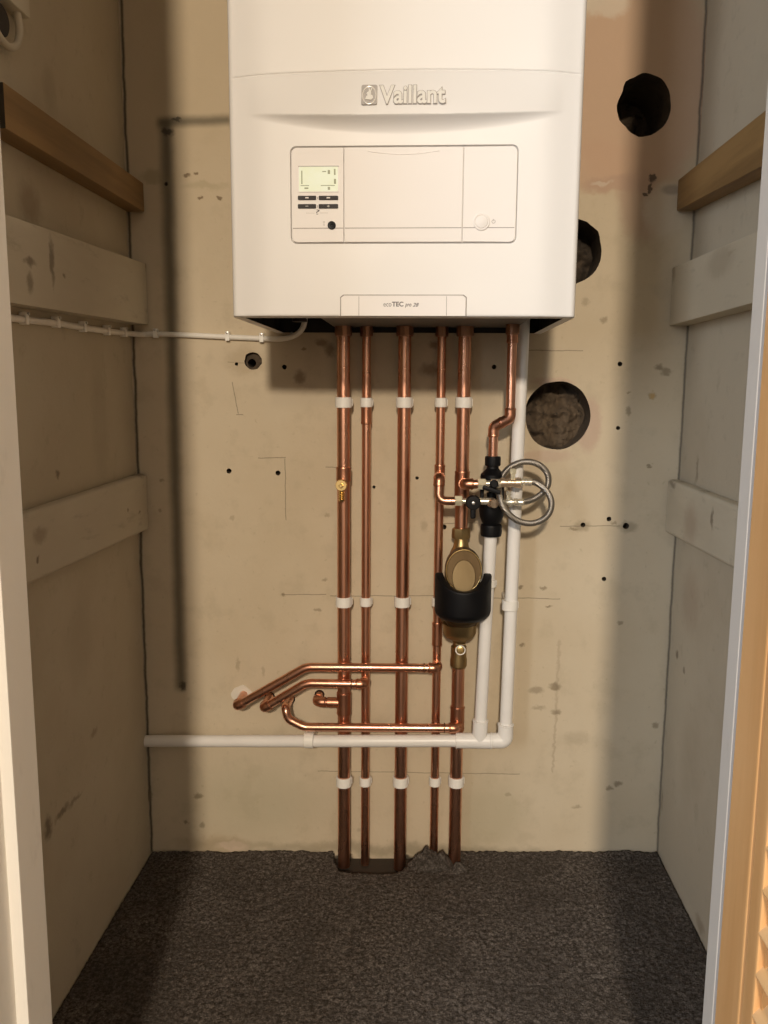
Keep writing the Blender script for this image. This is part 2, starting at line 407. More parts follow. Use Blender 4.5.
# back wall with the holes bored through it
bm = B(); box(bm, (-.62, 0, -.08), (.56, .16, 2.34))
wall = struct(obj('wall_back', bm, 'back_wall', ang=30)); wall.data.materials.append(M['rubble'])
cutters = []
def cut(px, py, r, depth, seg=28, wob=.0, rz=None, through=None):
    p = at(px, py, Y=0); bm = B()
    ra = []
    for k in range(seg):
        a = 2 * PI * k / seg; q = 1 + wob * noise.noise(Vector((math.cos(a) * 2.2 + px, math.sin(a) * 2.2, py)))
        ra.append((p.x + r * q * math.cos(a), p.z + (rz or r) * q * math.sin(a)))
    prism(bm, ra, -.02, depth)
    me = bpy.data.meshes.new('c'); bmesh.ops.recalc_face_normals(bm, faces=bm.faces); bm.to_mesh(me); bm.free()
    me.materials.append(M['rubble']); o = bpy.data.objects.new('c', me); C.objects.link(o); cutters.append(o)
    return p
H1 = cut(644.5, 105, .0425, .145, 40, .10, .048)
H2 = cut(573, 251, .0475, .145, 40, .10, .052)
H3 = cut(557.5, 415.5, .0555, .085, 44, .03, .0585)
cut(253, 361, .0150, .012, 24, .12); cut(250.5, 363, .0075, .10, 18, .1)
SCREWS = ((229, 471, .0045), (278, 473, .0045), (620, 364, .0040), (618, 428, .0036), (609, 519, .0042), (626, 526, .0055), (583, 525, .0042),
          (604, 579, .0040), (284.5, 367, .0040), (236.5, 364, .0030), (417, 478, .0030), (374, 487, .0028), (444, 527, .0045), (494, 367, .0040), (166, 184, .0030))
for px, py, r in SCREWS: cut(px, py, r, .03, 12, .15)
ENDS = [at(237, 706, Y=-.056), at(264, 708, Y=-.056), at(285, 711, Y=-.056), at(317, 702, Y=-.036)]
for p in ENDS:
    bm = B(); lathe(bm, [(.0092, -.02), (.0092, .06)], (p.x, 0, p.z), (0, 1, 0), 20)
    me = bpy.data.meshes.new('c'); bmesh.ops.recalc_face_normals(bm, faces=bm.faces); bm.to_mesh(me); bm.free()
    o = bpy.data.objects.new('c', me); C.objects.link(o); cutters.append(o)
boolean(wall, cutters)
for p in wall.data.polygons:
    p.use_smooth = False
    if len(wall.data.materials) > 1 and (abs(p.normal.y) < .7 or .004 < p.center.y < .15) and -.61 < p.center.x < .55 and .0 < p.center.z < 2.3: p.material_index = 1

def rubble(p, r, y, amp, scale, seed):
    bm = B(); N = 56
    g = [[None] * (N + 1) for _ in range(N + 1)]
    for i in range(N + 1):
        for j in range(N + 1):
            x = (i / N * 2 - 1) * r; z = (j / N * 2 - 1) * r
            q = Vector((x * scale + seed, z * scale, seed))
            h = noise.fractal(q, 1.0, 2.0, 4) * amp + amp * .7 * abs(noise.noise(q * .6 + Vector((9, 2, 4))))
            tilt = (.35 * max(0, z / r))                     # deeper towards the top
            g[i][j] = bm.verts.new((p.x + x, y - h + tilt * r * .9, p.z + z))
    for i in range(N):
        for j in range(N): bm.faces.new((g[i][j], g[i + 1][j], g[i + 1][j + 1], g[i][j + 1]))
    return obj('broken_masonry', bm, 'rubble', wall, 50)
rubble(H3, .066, .062, .024, 34, 3.1)
rubble(H1, .060, .140, .02, 30, 7.7)
rubble(H2, .066, .080, .022, 30, 11.3)

# side walls stand a hair off the back wall (an open crack in the corner)
def side_wall(name, x, s):
    bm = B(); N = 90
    rows = []
    for k in range(N + 1):
        z = -.08 + (2.42) * k / N
        y = (-.0105 if s < 0 else -.0080) - .0035 * noise.noise(Vector((z * 6, s, 0))) - .0012 * noise.noise(Vector((z * 31, s, 4)))
        rows.append([bm.verts.new((x, -.752, z)), bm.verts.new((x, y, z)), bm.verts.new((x + s * .05, y, z)), bm.verts.new((x + s * .05, -.752, z))])
    for a, b in zip(rows, rows[1:]):
        for k in range(4): bm.faces.new((a[k], a[(k + 1) % 4], b[(k + 1) % 4], b[k]))
    bm.faces.new(rows[0]); bm.faces.new(rows[-1][::-1])
    return struct(obj(name, bm, 'side_wall_left' if s < 0 else 'side_wall_right', ang=60))
side_wall('wall_left', XL, -1); side_wall('wall_right', XR, 1)
bm = B(); box(bm, (-.62, -.86, 2.30), (.56, .16, 2.36)); struct(obj('ceiling', bm, 'side_wall'))
bm = B()
for i in range(1):
    vs = []
    for x, y in ((-2.2, -4.6), (2.2, -4.6), (2.2, .10), (-2.2, .10)): vs.append((x, y))
    t_ = [bm.verts.new((x, y, zf(x) - .016)) for x, y in vs]; b_ = [bm.verts.new((x, y, zf(x) - .09)) for x, y in vs]
    bm.faces.new(t_); bm.faces.new(b_[::-1])
    for k in range(4): bm.faces.new((t_[k], b_[k], b_[(k + 1) % 4], t_[(k + 1) % 4]))
struct(obj('floor', bm, 'concrete'))
# partition in front of the closet, either side of the opening and over it
def plan(name, poly, z0, z1, mat, bev=0):
    bm = B(); a = [bm.verts.new((x, y, z0)) for x, y in poly]; b = [bm.verts.new((x, y, z1)) for x, y in poly]
    bm.faces.new(a); bm.faces.new(b[::-1])
    es = []
    for k in range(len(poly)):
        f = bm.faces.new((a[k], b[k], b[(k + 1) % len(poly)], a[(k + 1) % len(poly)]))
        es += [e for e in f.edges if {e.verts[0], e.verts[1]} in ({a[k], b[k]},)]
    if bev: bmesh.ops.bevel(bm, geom=es, offset=bev, segments=2, affect='EDGES', profile=.5)
    return struct(obj(name, bm, mat, ang=40))
plan('wall_front_left', [(-1.7, -.752), (-1.7, -.87), (-.392, -.87), (-.392, -.752)], -.08, 2.6, 'hall_paint')
plan('wall_front_right', [(.312, -.752), (.312, -.87), (1.7, -.87), (1.7, -.752)], -.08, 2.6, 'hall_paint')
plan('wall_front_top', [(-.392, -.752), (-.392, -.87), (.312, -.87), (.312, -.752)], 2.04, 2.6, 'hall_paint')
plan('trim_1', [(-.392, -.746), (OL, -.746), (OL, -.790), (OL - .011, -.790), (OL - .011, -.874), (-.392, -.874)], -.03, 2.04, 'jamb_lit', .0012)
plan('trim_2', [(.312, -.746), (OR, -.746), (OR, -.769), (OR + .034, -.769), (OR + .034, -.874), (.312, -.874)], -.02, 2.04, 'jamb_paint', .0012)
plan('trim_3', [(OL, -.746), (OL, -.769), (OR, -.769), (OR, -.746)], 2.00, 2.04, 'jamb_paint', .0012)
plan('trim_4', [(-.46, -.872), (-.46, -.888), (-.368, -.888), (-.368, -.872)], -.03, 2.08, 'jamb_paint', .003)

# louvred pine door, hinged on the right lining and standing open towards the hall
door = bpy.data.objects.new('door_1', None); C.objects.link(door); door['_o'] = (OR, -.773, 0); door.location = (OR, -.773, 0); struct(door)
DX0, DX1, DZ0, DZ1 = OR, OR + .032, .03, 1.98
def stile(y1, y0):
    bm = B(); box(bm, (DX0, y0, DZ0), (DX1, y1, DZ1), .003); obj('stile', bm, 'pine', door)
stile(-.773, -.8225); stile(-1.331, -1.38)
for y1, y0 in ((-.8237, -.846), (-1.307, -1.3298)):
    bm = B(); box(bm, (DX0 + .0008, y0, DZ0 + .01), (DX1 - .0008, y1, DZ1 - .01), .003); obj('stile_bead', bm, 'pine', door)
bm = B(); box(bm, (DX0 + .006, -.850, DZ0 + .01), (DX1 - .006, -.80, DZ1 - .01)); obj('tongue', bm, 'pine', door)
for z0, z1 in ((DZ0, .16), (1.0, 1.09), (1.88, DZ1)):
    bm = B(); box(bm, (DX0 + .001, -1.308, z0), (DX1 - .001, -.845, z1), .003); obj('rail', bm, 'pine', door)
for z0, z1 in ((.16, 1.0), (1.09, 1.88)):
    k = int((z1 - z0) / .034)
    for i in range(k):
        z = z0 + (i + .5) * (z1 - z0) / k
        bm = B(); pts = []
        w_, t_ = .0225, .0035
        for a_ in range(14):
            aa = 2 * PI * a_ / 14
            e = (math.copysign(abs(math.cos(aa)) ** .5, math.cos(aa)) * w_, math.copysign(abs(math.sin(aa)) ** .7, math.sin(aa)) * t_)
            ca, sa = math.cos(math.radians(52)), math.sin(math.radians(52))
            pts.append(((DX0 + DX1) / 2 + e[0] * ca - e[1] * sa, z + e[0] * sa + e[1] * ca))
        prism(bm, pts, -1.309, -.844); obj('slat', bm, 'pine_slat', door)
for z in (.25, 1.75):
    bm = B(); lathe(bm, [(.005, -.045), (.005, .045)], (OR + .030, -.771, z), (0, 0, 1), 12); obj('hinge', bm, 'steel', door)

# ------------------------------------------------------------------ carpet
random.seed(3)
HOLE = [at(px, py, Z=0) for px, py in ((333, 838), (335, 858), (339, 867), (347, 870), (362, 871), (380, 873), (394, 873), (404, 868), (411, 862), (432, 860), (447, 858), (452, 838))]
def inside(x, y, poly):
    c = False; j = len(poly) - 1
    for i in range(len(poly)):
        if (poly[i].y > y) != (poly[j].y > y) and x < (poly[j].x - poly[i].x) * (y - poly[i].y) / (poly[j].y - poly[i].y) + poly[i].x: c = not c
        j = i
    return c
bm = B(); NX, NY = 330, 280; g = {}
for i in range(NX + 1):
    for j in range(NY + 1):
        x = XL + .0015 + (XR - XL - .003) * i / NX
        yb = -.004 - .006 * abs(noise.noise(Vector((x * 23, 1, 1)))) - .004 * abs(noise.noise(Vector((x * 90, 5, 1))))
        y = yb + (-.80 - yb) * j / NY
        if y < YF + .004 and not (OL + .001 < x < OR - .001): continue
        h = .0022 * noise.fractal(Vector((x * 130, y * 130, 3)), 1, 2, 3) + .0016 * noise.noise(Vector((x * 9, y * 9, 8)))
        h += .004 * math.exp(-((y - yb) / -.02) ** 2) * (.4 + noise.noise(Vector((x * 18, 2, 2))))
        qx = noise.noise(Vector((x * 120, y * 120, 21))) * .0035; qy = noise.noise(Vector((x * 120, y * 120, 31))) * .0035
        if inside(x + qx, y + qy, HOLE): continue
        g[i, j] = bm.verts.new((x, y, zf(x) + h))
for i in range(NX):
    for j in range(NY):
        q = [(i, j), (i + 1, j), (i + 1, j + 1), (i, j + 1)]
        if all(k in g for k in q): bm.faces.new([g[k] for k in q])
bm.edges.ensure_lookup_table()
rim = [e for e in bm.edges if len(e.link_faces) == 1]
ex = bmesh.ops.extrude_edge_only(bm, edges=rim)
for v in ex['geom']:
    if isinstance(v, bmesh.types.BMVert): v.co.z = zf(v.co.x) - .0155
tag(obj('carpet', bm, 'carpet', ang=180), 'dark grey speckled short pile carpet covering the closet floor, cut away around the pipes', 'carpet')
# torn tuft of carpet pulled up in front of the pipes
def tuft(px, py, rx, ry, rz, seed, name, label):
    p = at(px, py, Z=0.004); bm = B(); NR, NA = 26, 64; rings = []
    for k in range(NR + 1):
        rr = k / NR; ring_ = []
        for a_ in range(NA):
            t = 2 * PI * a_ / NA; q = rr * (1 + .22 * noise.noise(Vector((math.cos(t) * 1.6 + seed, math.sin(t) * 1.6, seed))))
            x, y = p.x + rx * q * math.cos(t), p.y + ry * q * math.sin(t)
            h = rz * (max(0, 1 - rr * rr) ** 1.0) * (1 + .5 * noise.fractal(Vector((x * 55, y * 55, seed)), 1, 2, 3)) + .0025 * noise.fractal(Vector((x * 170, y * 170, seed)), 1, 2, 2)
            ring_.append(bm.verts.new((x, y, zf(x) - .001 + h if k < NR else zf(x) - .013)))
            if k == 0: break
        rings.append(ring_)
    for a_ in range(NA): bm.faces.new((rings[0][0], rings[1][a_], rings[1][(a_ + 1) % NA]))
    for u_, w_ in zip(rings[1:], rings[2:]):
        for a_ in range(NA): bm.faces.new((u_[a_], w_[a_], w_[(a_ + 1) % NA], u_[(a_ + 1) % NA]))
    bm.faces.new(rings[-1])
    tag(obj(name, bm, 'carpet', ang=180), label, 'carpet scrap')
tuft(430, 864, .043, .021, .031, 2.2, 'carpet_tuft', 'ragged lump of torn grey carpet heaped against the pipes')
tuft(459, 869, .018, .014, .010, 5.2, 'carpet_tuft', 'small scrap of grey carpet fluff at the foot of the pipe below the brass filter')

# ------------------------------------------------------------------ battens on the side walls
def batten(corners, s, wallx, t0, t1, mat, label, rnd=.0015, seg=2):
    """corners: (y, z) of back-top, back-bottom, front-top, front-bottom on the visible face; the face lies t0 (back), t1 (front) off the wall"""
    bm = B(); (a, b, c, d) = corners
    V = []
    for (y, z), t in ((a, t0), (b, t0), (d, t1), (c, t1)):
        V.append((bm.verts.new((wallx + s * t, y, z)), bm.verts.new((wallx + s * .0006, y, z))))
    bm.faces.new([v[0] for v in V]); bm.faces.new([v[1] for v in V][::-1])
    for k in range(4):
        p, q = V[k], V[(k + 1) % 4]; bm.faces.new((p[0], p[1], q[1], q[0]))
    bmesh.ops.bevel(bm, geom=list(bm.edges), offset=rnd, segments=seg, affect='EDGES', profile=.6)
    o = tag(obj('wall_batten', bm, mat, ang=50), label, 'batten')
    if mat == 'batten_wood':
        o.data.materials.append(M['end_grain'])
        for f in o.data.polygons:
            if f.normal.y < -.7: f.material_index = 1
def on(x, *px): return [(at(*p, X=x).y, at(*p, X=x).z) for p in px]
def ext(c, yf=-.74, yb=-.006):
    """carry a batten face's top and bottom edges to yb at the back and yf at the front"""
    (a, b, c_, d) = c
    def at_y(p, q, y): return (y, p[1] + (q[1] - p[1]) * (y - p[0]) / (q[0] - p[0]))
    return [at_y(a, c_, yb), at_y(b, d, yb), at_y(a, c_, yf), at_y(b, d, yf)]
batten(ext(on(-.478, (143, 183), (143, 211), (5, 83), (5, 128)), -.472), 1, XL, .030, .030, 'batten_wood', 'bare brown wooden batten high on the wall on the white cable\'s side')
batten(ext(on(-.478, (150, 265), (150, 325), (8, 215), (12, 303))), 1, XL, .030, .030, 'batten_paint', 'wide painted batten just above the white cable, below the bare wood one')
batten(ext(on(-.4885, (148, 473), (148, 530), (25, 514), (28, 586)), yb=-.008), 1, XL, .0195, .0195, 'batten_paint', 'painted rounded-edge batten low on the side wall, below the white cable', .006, 3)
batten(ext(on(.4015, (678, 180), (678, 210), (768, 108), (768, 163))), -1, XR, .031, .031, 'batten_wood', 'bare brown wooden batten on the side wall nearest the big upper hole')
batten(ext(on(.400, (672, 268), (672, 325), (760, 230), (756, 302))), -1, XR, .0325, .0325, 'batten_paint', 'wide painted batten under the bare wood one, on the pine door\'s side')
batten(ext(on(.411, (670, 480), (670, 535), (738, 507), (735, 570)), yb=-.008), -1, XR, .0215, .0215, 'batten_paint', 'painted rounded-edge batten low on the side wall, on the pine door\'s side', .006, 3)
# pale block with a white loop under it, high on the left wall
p = at(7, 8, X=-.49)
b_ = thing('wall_block', 'pale painted block with a hanging loop, high on the wall at the photo\'s top edge', 'wall block', (XL, p.y, p.z))
bm = B(); box(bm, (XL + .0006, -.56, 1.293), (XL + .020, -.372, 1.36), .003); obj('block', bm, 'batten_paint', b_)
bm = B(); tube(bm, smooth_curve([(XL + .012, -.392, 1.296), (XL + .012, -.387, 1.275), (XL + .012, -.397, 1.255), (XL + .012, -.420, 1.245), (XL + .012, -.446, 1.252), (XL + .012, -.455, 1.275), (XL + .012, -.452, 1.296)]), .0045, 12); obj('loop', bm, 'batten_paint', b_)
bm = B(); lathe(bm, [(.018, 0), (.018, .008), (.015, .010)], (XL + .0006, -.424, 1.272), (1, 0, 0), 24); obj('dark_disc', bm, 'dark_plastic', b_)

# ------------------------------------------------------------------ boiler
BY = -.345
def bz(px, py, y=BY): return at(px, py, Y=y)
xc = -.0316; BX0, BX1, Z0 = -.2552, .1885, .9425; Z1 = Z0 + .72; HW = (BX1 - BX0) / 2; xc = (BX0 + BX1) / 2
boiler = thing('boiler', 'white wall-hung combi boiler with control panel and raised lettering, above the copper pipes', 'boiler', (xc, 0, Z0))
PX0, PX1 = bz(291, 190).x, bz(517, 190).x; PZ1, PZ0 = bz(400, 146).z, bz(400, 243).z
zs_c, zs_e = bz(403, 70).z, bz(232, 77).z
zt_c, zt_e = bz(400, 119).z, bz(245, 112).z
zb_c, zb_e = bz(400, 135).z, bz(245, 113.5).z
def sst(a, b, x):
    t = max(0, min(1, (x - a) / (b - a))); return t * t * (3 - 2 * t)
def sd_rr(x, z, x0, x1, z0, z1, r):
    qx = abs(x - (x0 + x1) / 2) - (x1 - x0) / 2 + r; qz = abs(z - (z0 + z1) / 2) - (z1 - z0) / 2 + r
    return math.hypot(max(qx, 0), max(qz, 0)) + min(max(qx, qz), 0) - r
def bulge(u): return .0155 * max(0.0, 1 - (u / .195) ** 2) ** 1.0
def depth(x, z):
    """how far the front cover stands proud of the plane Y = BY"""
    u = x - xc; e = min(1, (u / HW) ** 2)
    d = -.006 * sst(.165, HW, abs(u)) ** 1.5
    k = abs(u) - (HW - .007)
    if k > 0: d -= .007 - math.sqrt(max(0, .007 ** 2 - k * k))
    zs = zs_c + (zs_e - zs_c) * e; zt = zt_c + (zt_e - zt_c) * e; zb = zb_c + (zb_e - zb_c) * e
    b = bulge(u)
    if z > zs: d += 0
    elif z > zt:
        t = (zs - z) / (zs - zt); d += b * (t * (1.35 - .35 * t * t)) if t < .97 else b * (1 - ((t - .97) / .03) ** 2 * .08)
    elif z > zb and b > 0: s = (zt - z) / max(1e-5, zt - zb); d += b * .92 * (1 - s) ** 2.2
    d -= .0014 * math.exp(-((z - zs) / .0011) ** 2) * sst(HW, HW - .012, abs(u))
    s = sd_rr(x, z, PX0, PX1, PZ0, PZ1, .007)
    if s < .003:                                                # recess for the control panel, with a soft lip
        d -= .0045 * sst(.0008, -.0002, s)
    if z < Z0 + .003: d -= .003 - math.sqrt(max(0, .003 ** 2 - (.003 - (z - Z0)) ** 2))
    return d
def lines(a, b, step, bands):
    L = set(); k = max(2, int((b - a) / step))
    for i in range(k + 1): L.add(round(a + (b - a) * i / k, 5))
    for lo, hi, st in bands:
        kk = int((hi - lo) / st)
        for i in range(kk + 1): L.add(round(lo + (hi - lo) * i / kk, 5))
    out = []
    for v in sorted(x for x in L if a - 1e-9 <= x <= b + 1e-9):
        if not out or v - out[-1] > 2.5e-4: out.append(v)
    return out
xs = lines(BX0, BX1, .005, [(PX0 - .0025, PX0 + .009, .0005), (PX1 - .009, PX1 + .0025, .0005), (BX0, BX0 + .012, .0008), (BX1 - .012, BX1, .0008)])
zs = lines(Z0, Z1, .006, [(PZ0 - .0025, PZ0 + .009, .0005), (PZ1 - .009, PZ1 + .0025, .0005), (zb_c - .004, zt_e + .004, .0009), (zs_e - .004, zs_c + .004, .0006), (Z0, Z0 + .007, .0008)])
bm = B()
G = [[bm.verts.new((x, BY - depth(x, z), z)) for z in zs] for x in xs]
for i in range(len(xs) - 1):
    for j in range(len(zs) - 1): bm.faces.new((G[i][j], G[i + 1][j], G[i + 1][j + 1], G[i][j + 1]))
WY = -.0015
lb = [bm.verts.new((xs[0], WY, z)) for z in zs]; rb = [bm.verts.new((xs[-1], WY, z)) for z in zs]
for j in range(len(zs) - 1):
    bm.faces.new((G[0][j], G[0][j + 1], lb[j + 1], lb[j])); bm.faces.new((G[-1][j + 1], G[-1][j], rb[j], rb[j + 1]))
top = [g_[-1] for g_ in G]
bm.faces.new(top + [rb[-1], lb[-1]])
# folded-in flanges round the open underside
fr = [bm.verts.new((max(BX0 + .012, min(BX1 - .012, x)), BY + .030, Z0 + .0005)) for x in xs]
for i in range(len(xs) - 1):
    if (fr[i].co - fr[i + 1].co).length > 1e-6: bm.faces.new((G[i][0], fr[i], fr[i + 1], G[i + 1][0]))
    else: bm.faces.new((G[i][0], fr[i], G[i + 1][0]))
li = bm.verts.new((BX0 + .012, WY, Z0 + .0005)); ri = bm.verts.new((BX1 - .012, WY, Z0 + .0005))
bm.faces.new((G[0][0], lb[0], li, fr[0])); bm.faces.new((G[-1][0], fr[-1], ri, rb[0]))
bmesh.ops.remove_doubles(bm, verts=bm.verts, dist=1e-6)
obj('casing', bm, 'white_enamel', boiler, 32)
bm = B(); box(bm, (BX0 + .097, BY + .028, Z0 + .010), (BX1 - .040, -.012, Z0 + .022), .002); obj('base_plate', bm, 'base_plate', boiler)
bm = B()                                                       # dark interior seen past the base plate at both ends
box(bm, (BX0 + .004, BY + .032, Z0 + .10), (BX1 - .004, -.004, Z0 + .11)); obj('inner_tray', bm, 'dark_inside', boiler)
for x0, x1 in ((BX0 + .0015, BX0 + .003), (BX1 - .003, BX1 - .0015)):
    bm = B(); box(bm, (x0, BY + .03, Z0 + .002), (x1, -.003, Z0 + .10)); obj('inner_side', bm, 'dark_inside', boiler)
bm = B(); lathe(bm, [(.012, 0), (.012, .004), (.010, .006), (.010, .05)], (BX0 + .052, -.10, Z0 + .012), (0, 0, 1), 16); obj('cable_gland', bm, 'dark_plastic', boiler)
bm = B(); box(bm, (BX0 + .003, -.0060, Z0 + .0015), (BX1 - .003, -.0035, Z0 + .10)); obj('dark_back_sheet', bm, 'dark_inside', boiler)  # near-black sheet added so the open underside looks deeply shaded
bm = B(); q_ = at(292, 333.5, Y=-.01); lathe(bm, [(.0030, -.004), (.0030, .002), (.0018, .0034)], tuple(q_), (0, -1, 0), 12); obj('earth_screw', bm, 'steel', boiler)

# control panel: three fascia pieces in the recess
g1, g2 = bz(344, 190).x, bz(463, 190).x; zh = bz(400, 228).z
def pz(x, y): return bz(x, y)
FY = BY + .0042                                                # floor of the recess
def fascia(name, x0, x1, z0, z1, corners, mat='white_fascia', r=.006, front=.0046, parent=None):
    bm = B(); prism(bm, rrect(x0, x1, z0, z1, r, 6, corners), FY - front, FY, .0006); return obj(name, bm, mat, parent or boiler)
gp, e_ = .00045, .0012
left = fascia('display_fascia', PX0 + e_, g1 - gp, PZ0 + e_, PZ1 - e_, (0, 1, 1, 0))
flap = fascia('centre_flap', g1 + gp, g2 - gp, PZ0 + e_, PZ1 - e_, (0, 0, 0, 0), r=.001)
right = fascia('switch_fascia', g2 + gp, PX1 - e_, PZ0 + e_, PZ1 - e_, (1, 0, 0, 1))
FF = FY - .0046
for par, x0, x1 in ((left, PX0 + .002, g1 - .001), (flap, g1 + .001, g2 - .001), (right, g2 + .001, PX1 - .002)):
    bm = B(); box(bm, (x0, FF - .00012, zh - .00045), (x1, FF + .0004, zh + .00045)); obj('joint_line', bm, 'groove', par)
    zz = PZ1 - .0075
    if par is not flap: bm = B(); box(bm, (x0, FF - .0001, zz - .0002), (x1, FF + .0004, zz + .0002)); obj('top_joint_line', bm, 'white_fascia', par)
bm = B()                                                       # finger lip of the flap
pts = [(g1 + .03 + (g2 - g1 - .06) * k / 20, PZ1 - .006 - .004 * math.sin(PI * k / 20)) for k in range(21)]
tube(bm, [(x, FF, z) for x, z in pts], .0006, 8); obj('finger_lip', bm, 'white_fascia', flap)
# lcd
nn = NT('lcd_screen')
mp = nn.t.nodes.new('ShaderNodeSeparateXYZ'); nn.put(mp.inputs[0], nn.P)
fN = nn.noise(60, 2)
lc = nn.mix(nn.ramp(fN, .3, .7), (.86, .84, .60), (.90, .89, .72))
M['lcd'] = nn.set(col=(.35, .36, .22), rough=.08, emit=lc, emits=.6)
M['lcd_mark'] = plain('lcd_segments', (.22, .24, .12), .4)
a, b = bz(299, 167, FF), bz(338, 191.5, FF)
bm = B(); prism(bm, rrect(a.x - .0012, b.x + .0012, b.z - .0008, a.z + .0016, .0012), FF - .0008, FF + .001, .0003); obj('screen_bezel', bm, 'white_fascia', left)
bm = B(); prism(bm, rrect(a.x, b.x, b.z, a.z, .0008), FF - .0012, FF, 0); obj('screen', bm, 'lcd', left)
bm = B(); box(bm, (a.x - .001, FF - .0018, a.z), (b.x + .001, FF, a.z + .0010), .0002); obj('screen_top_edge', bm, 'emblem', left)
W_, Hh = b.x - a.x, a.z - b.z
def mark(u0, u1, v0, v1): box(bm, (a.x + W_ * u0, FF - .0014, b.z + Hh * v0), (a.x + W_ * u1, FF - .001, b.z + Hh * v1))
bm = B()
mark(.04, .26, .22, .25); mark(.56, .92, .22, .25); mark(.60, .70, .78, .82); mark(.74, .80, .70, .86); mark(.90, .94, .66, .90); mark(.90, .95, .30, .50)
mark(.14, .24, .10, .16); mark(.74, .80, .06, .18); mark(.06, .09, .30, .84)
obj('screen_segments', bm, 'lcd_mark', left)
for y0, y1 in ((196.0, 200.0), (204.3, 208.5)):
    for x0, x1 in ((298, 316.2), (318.8, 338.2)):
        p, q = bz(x0, y0, FF), bz(x1, y1, FF)
        bm = B(); prism(bm, rrect(p.x, q.x, q.z, p.z, .0010, 3), FF - .0016, FF, .0003); bt = obj('button', bm, 'dark_plastic', left)
        bm = B(); xm, zm = (p.x + q.x) / 2, (p.z + q.z) / 2
        if y0 < 200: box(bm, (xm - .0022, FF - .0018, zm - .0008), (xm + .0022, FF - .0015, zm + .0008))
        else:
            box(bm, (xm - .0018, FF - .0018, zm - .0003), (xm + .0018, FF - .0015, zm + .0003))
            if x0 > 310: box(bm, (xm - .0003, FF - .0018, zm - .0014), (xm + .0003, FF - .0015, zm + .0014))
        obj('button_symbol', bm, 'pale_text', bt)
    p = bz(317.5, (y0 + y1) / 2, FF); bm = B(); box(bm, (p.x - .0007, FF - .0006, p.z - .0015), (p.x + .0007, FF, p.z + .0015), .0002); obj('button_divider', bm, 'emblem', left)
p = bz(331.8, 225.5, FF); bm = B(); lathe(bm, [(.0052, 0), (.0052, .0015), (.0045, .0022), (.0018, .0018), (.0010, .0006)], (p.x, FF + .0004, p.z), (0, -1, 0), 28); obj('socket_cap', bm, 'black_plastic', left)
q0, q1 = bz(316.0, 214.5, FF), bz(319.6, 209.5, FF)
text_mesh('question_mark', '?', 'grey_text', left, q0.x, q1.x, q0.z, q1.z, FF - .00005, .0002)
bm = B(); p = bz(317, 213, FF)
for s in (-1, 1): box(bm, (p.x + s * .0085 - .0055, FF - .0002, p.z - .0002), (p.x + s * .0085 + .0055, FF + .0002, p.z + .0002))
obj('bracket_line', bm, 'emblem', left)
bm = B(); p = bz(324, 223.5, FF)
for dz, ww in ((.0018, .0014), (0, .0005), (-.0018, .0011)): box(bm, (p.x - ww, FF - .0002, p.z + dz - .0005), (p.x + ww, FF + .0002, p.z + dz + .0005))
obj('service_symbol', bm, 'emblem', left)
p = bz(481.5, 222, FF); bm = B(); lathe(bm, [(.0104, 0), (.0104, .0016), (.0096, .0022), (.0086, .0022), (.0082, .0012), (.0079, .0012), (.0075, .0026), (.0040, .0036), (.0008, .0039)], (p.x, FF + .0003, p.z), (0, -1, 0), 40); obj('power_button', bm, 'white_fascia', right)
p = bz(493.5, 221.5, FF); bm = B(); tube(bm, [(p.x + .0021 * math.cos(t), FF, p.z + .0021 * math.sin(t)) for t in [math.radians(110 + 320 * k / 20) for k in range(21)]], .0004, 6)
box(bm, (p.x - .0004, FF - .0003, p.z + .0004), (p.x + .0004, FF + .0002, p.z + .003)); obj('power_symbol', bm, 'emblem', right)
# raised lettering and the square hare emblem
def surf_y(x, z): return BY - depth(x, z)
tilt = math.atan2(surf_y(xc, bz(0, 84).z) - surf_y(xc, bz(0, 106).z), bz(400, 84).z - bz(400, 106).z)
L0, L1 = bz(379.0, 106.5, BY - .008), bz(446.0, 84, BY - .008)
zc_ = (L0.z + L1.z) / 2
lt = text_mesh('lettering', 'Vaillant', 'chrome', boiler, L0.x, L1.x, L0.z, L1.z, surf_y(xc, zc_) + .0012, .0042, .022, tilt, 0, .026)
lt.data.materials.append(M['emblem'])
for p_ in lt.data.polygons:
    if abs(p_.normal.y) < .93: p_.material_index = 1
E0, E1 = bz(361.5, 106.5, BY - .008), bz(377.5, 84.5, BY - .008)
def tilted(bm, zc0):
    for v in bm.verts: v.co.y += (v.co.z - zc0) * math.tan(tilt)
ey = surf_y((E0.x + E1.x) / 2, zc_)
bm = B(); prism(bm, rrect(E0.x, E1.x, E0.z, E1.z, .0022), ey - .0014, ey + .002, .0004); tilted(bm, zc_); em = obj('emblem', bm, 'emblem', boiler)
ex_, ez_ = (E0.x + E1.x) / 2, (E0.z + E1.z) / 2
bm = B(); tube(bm, [(ex_ + .0082 * math.cos(t), ey - .0016, ez_ - .0008 + .0112 * math.sin(t)) for t in [2 * PI * k / 32 for k in range(33)]], .0008, 8); tilted(bm, zc_); obj('egg_ring', bm, 'chrome', em)
hare = [(-.0058, -.0070), (.0030, -.0076), (.0056, -.0050), (.0050, -.0016), (.0022, .0006), (.0030, .0026), (.0024, .0046), (.0042, .0094), (.0030, .0098), (.0010, .0058), (.0002, .0096), (-.0010, .0094), (-.0008, .0050), (-.0030, .0036), (-.0040, .0016), (-.0022, -.0002), (-.0042, -.0024), (-.0050, -.0048)]
bm = B(); prism(bm, [(ex_ + x * .86, ez_ - .0006 + z * .86) for x, z in hare], ey - .0030, ey, .0); tilted(bm, zc_); obj('hare', bm, 'chrome', em)
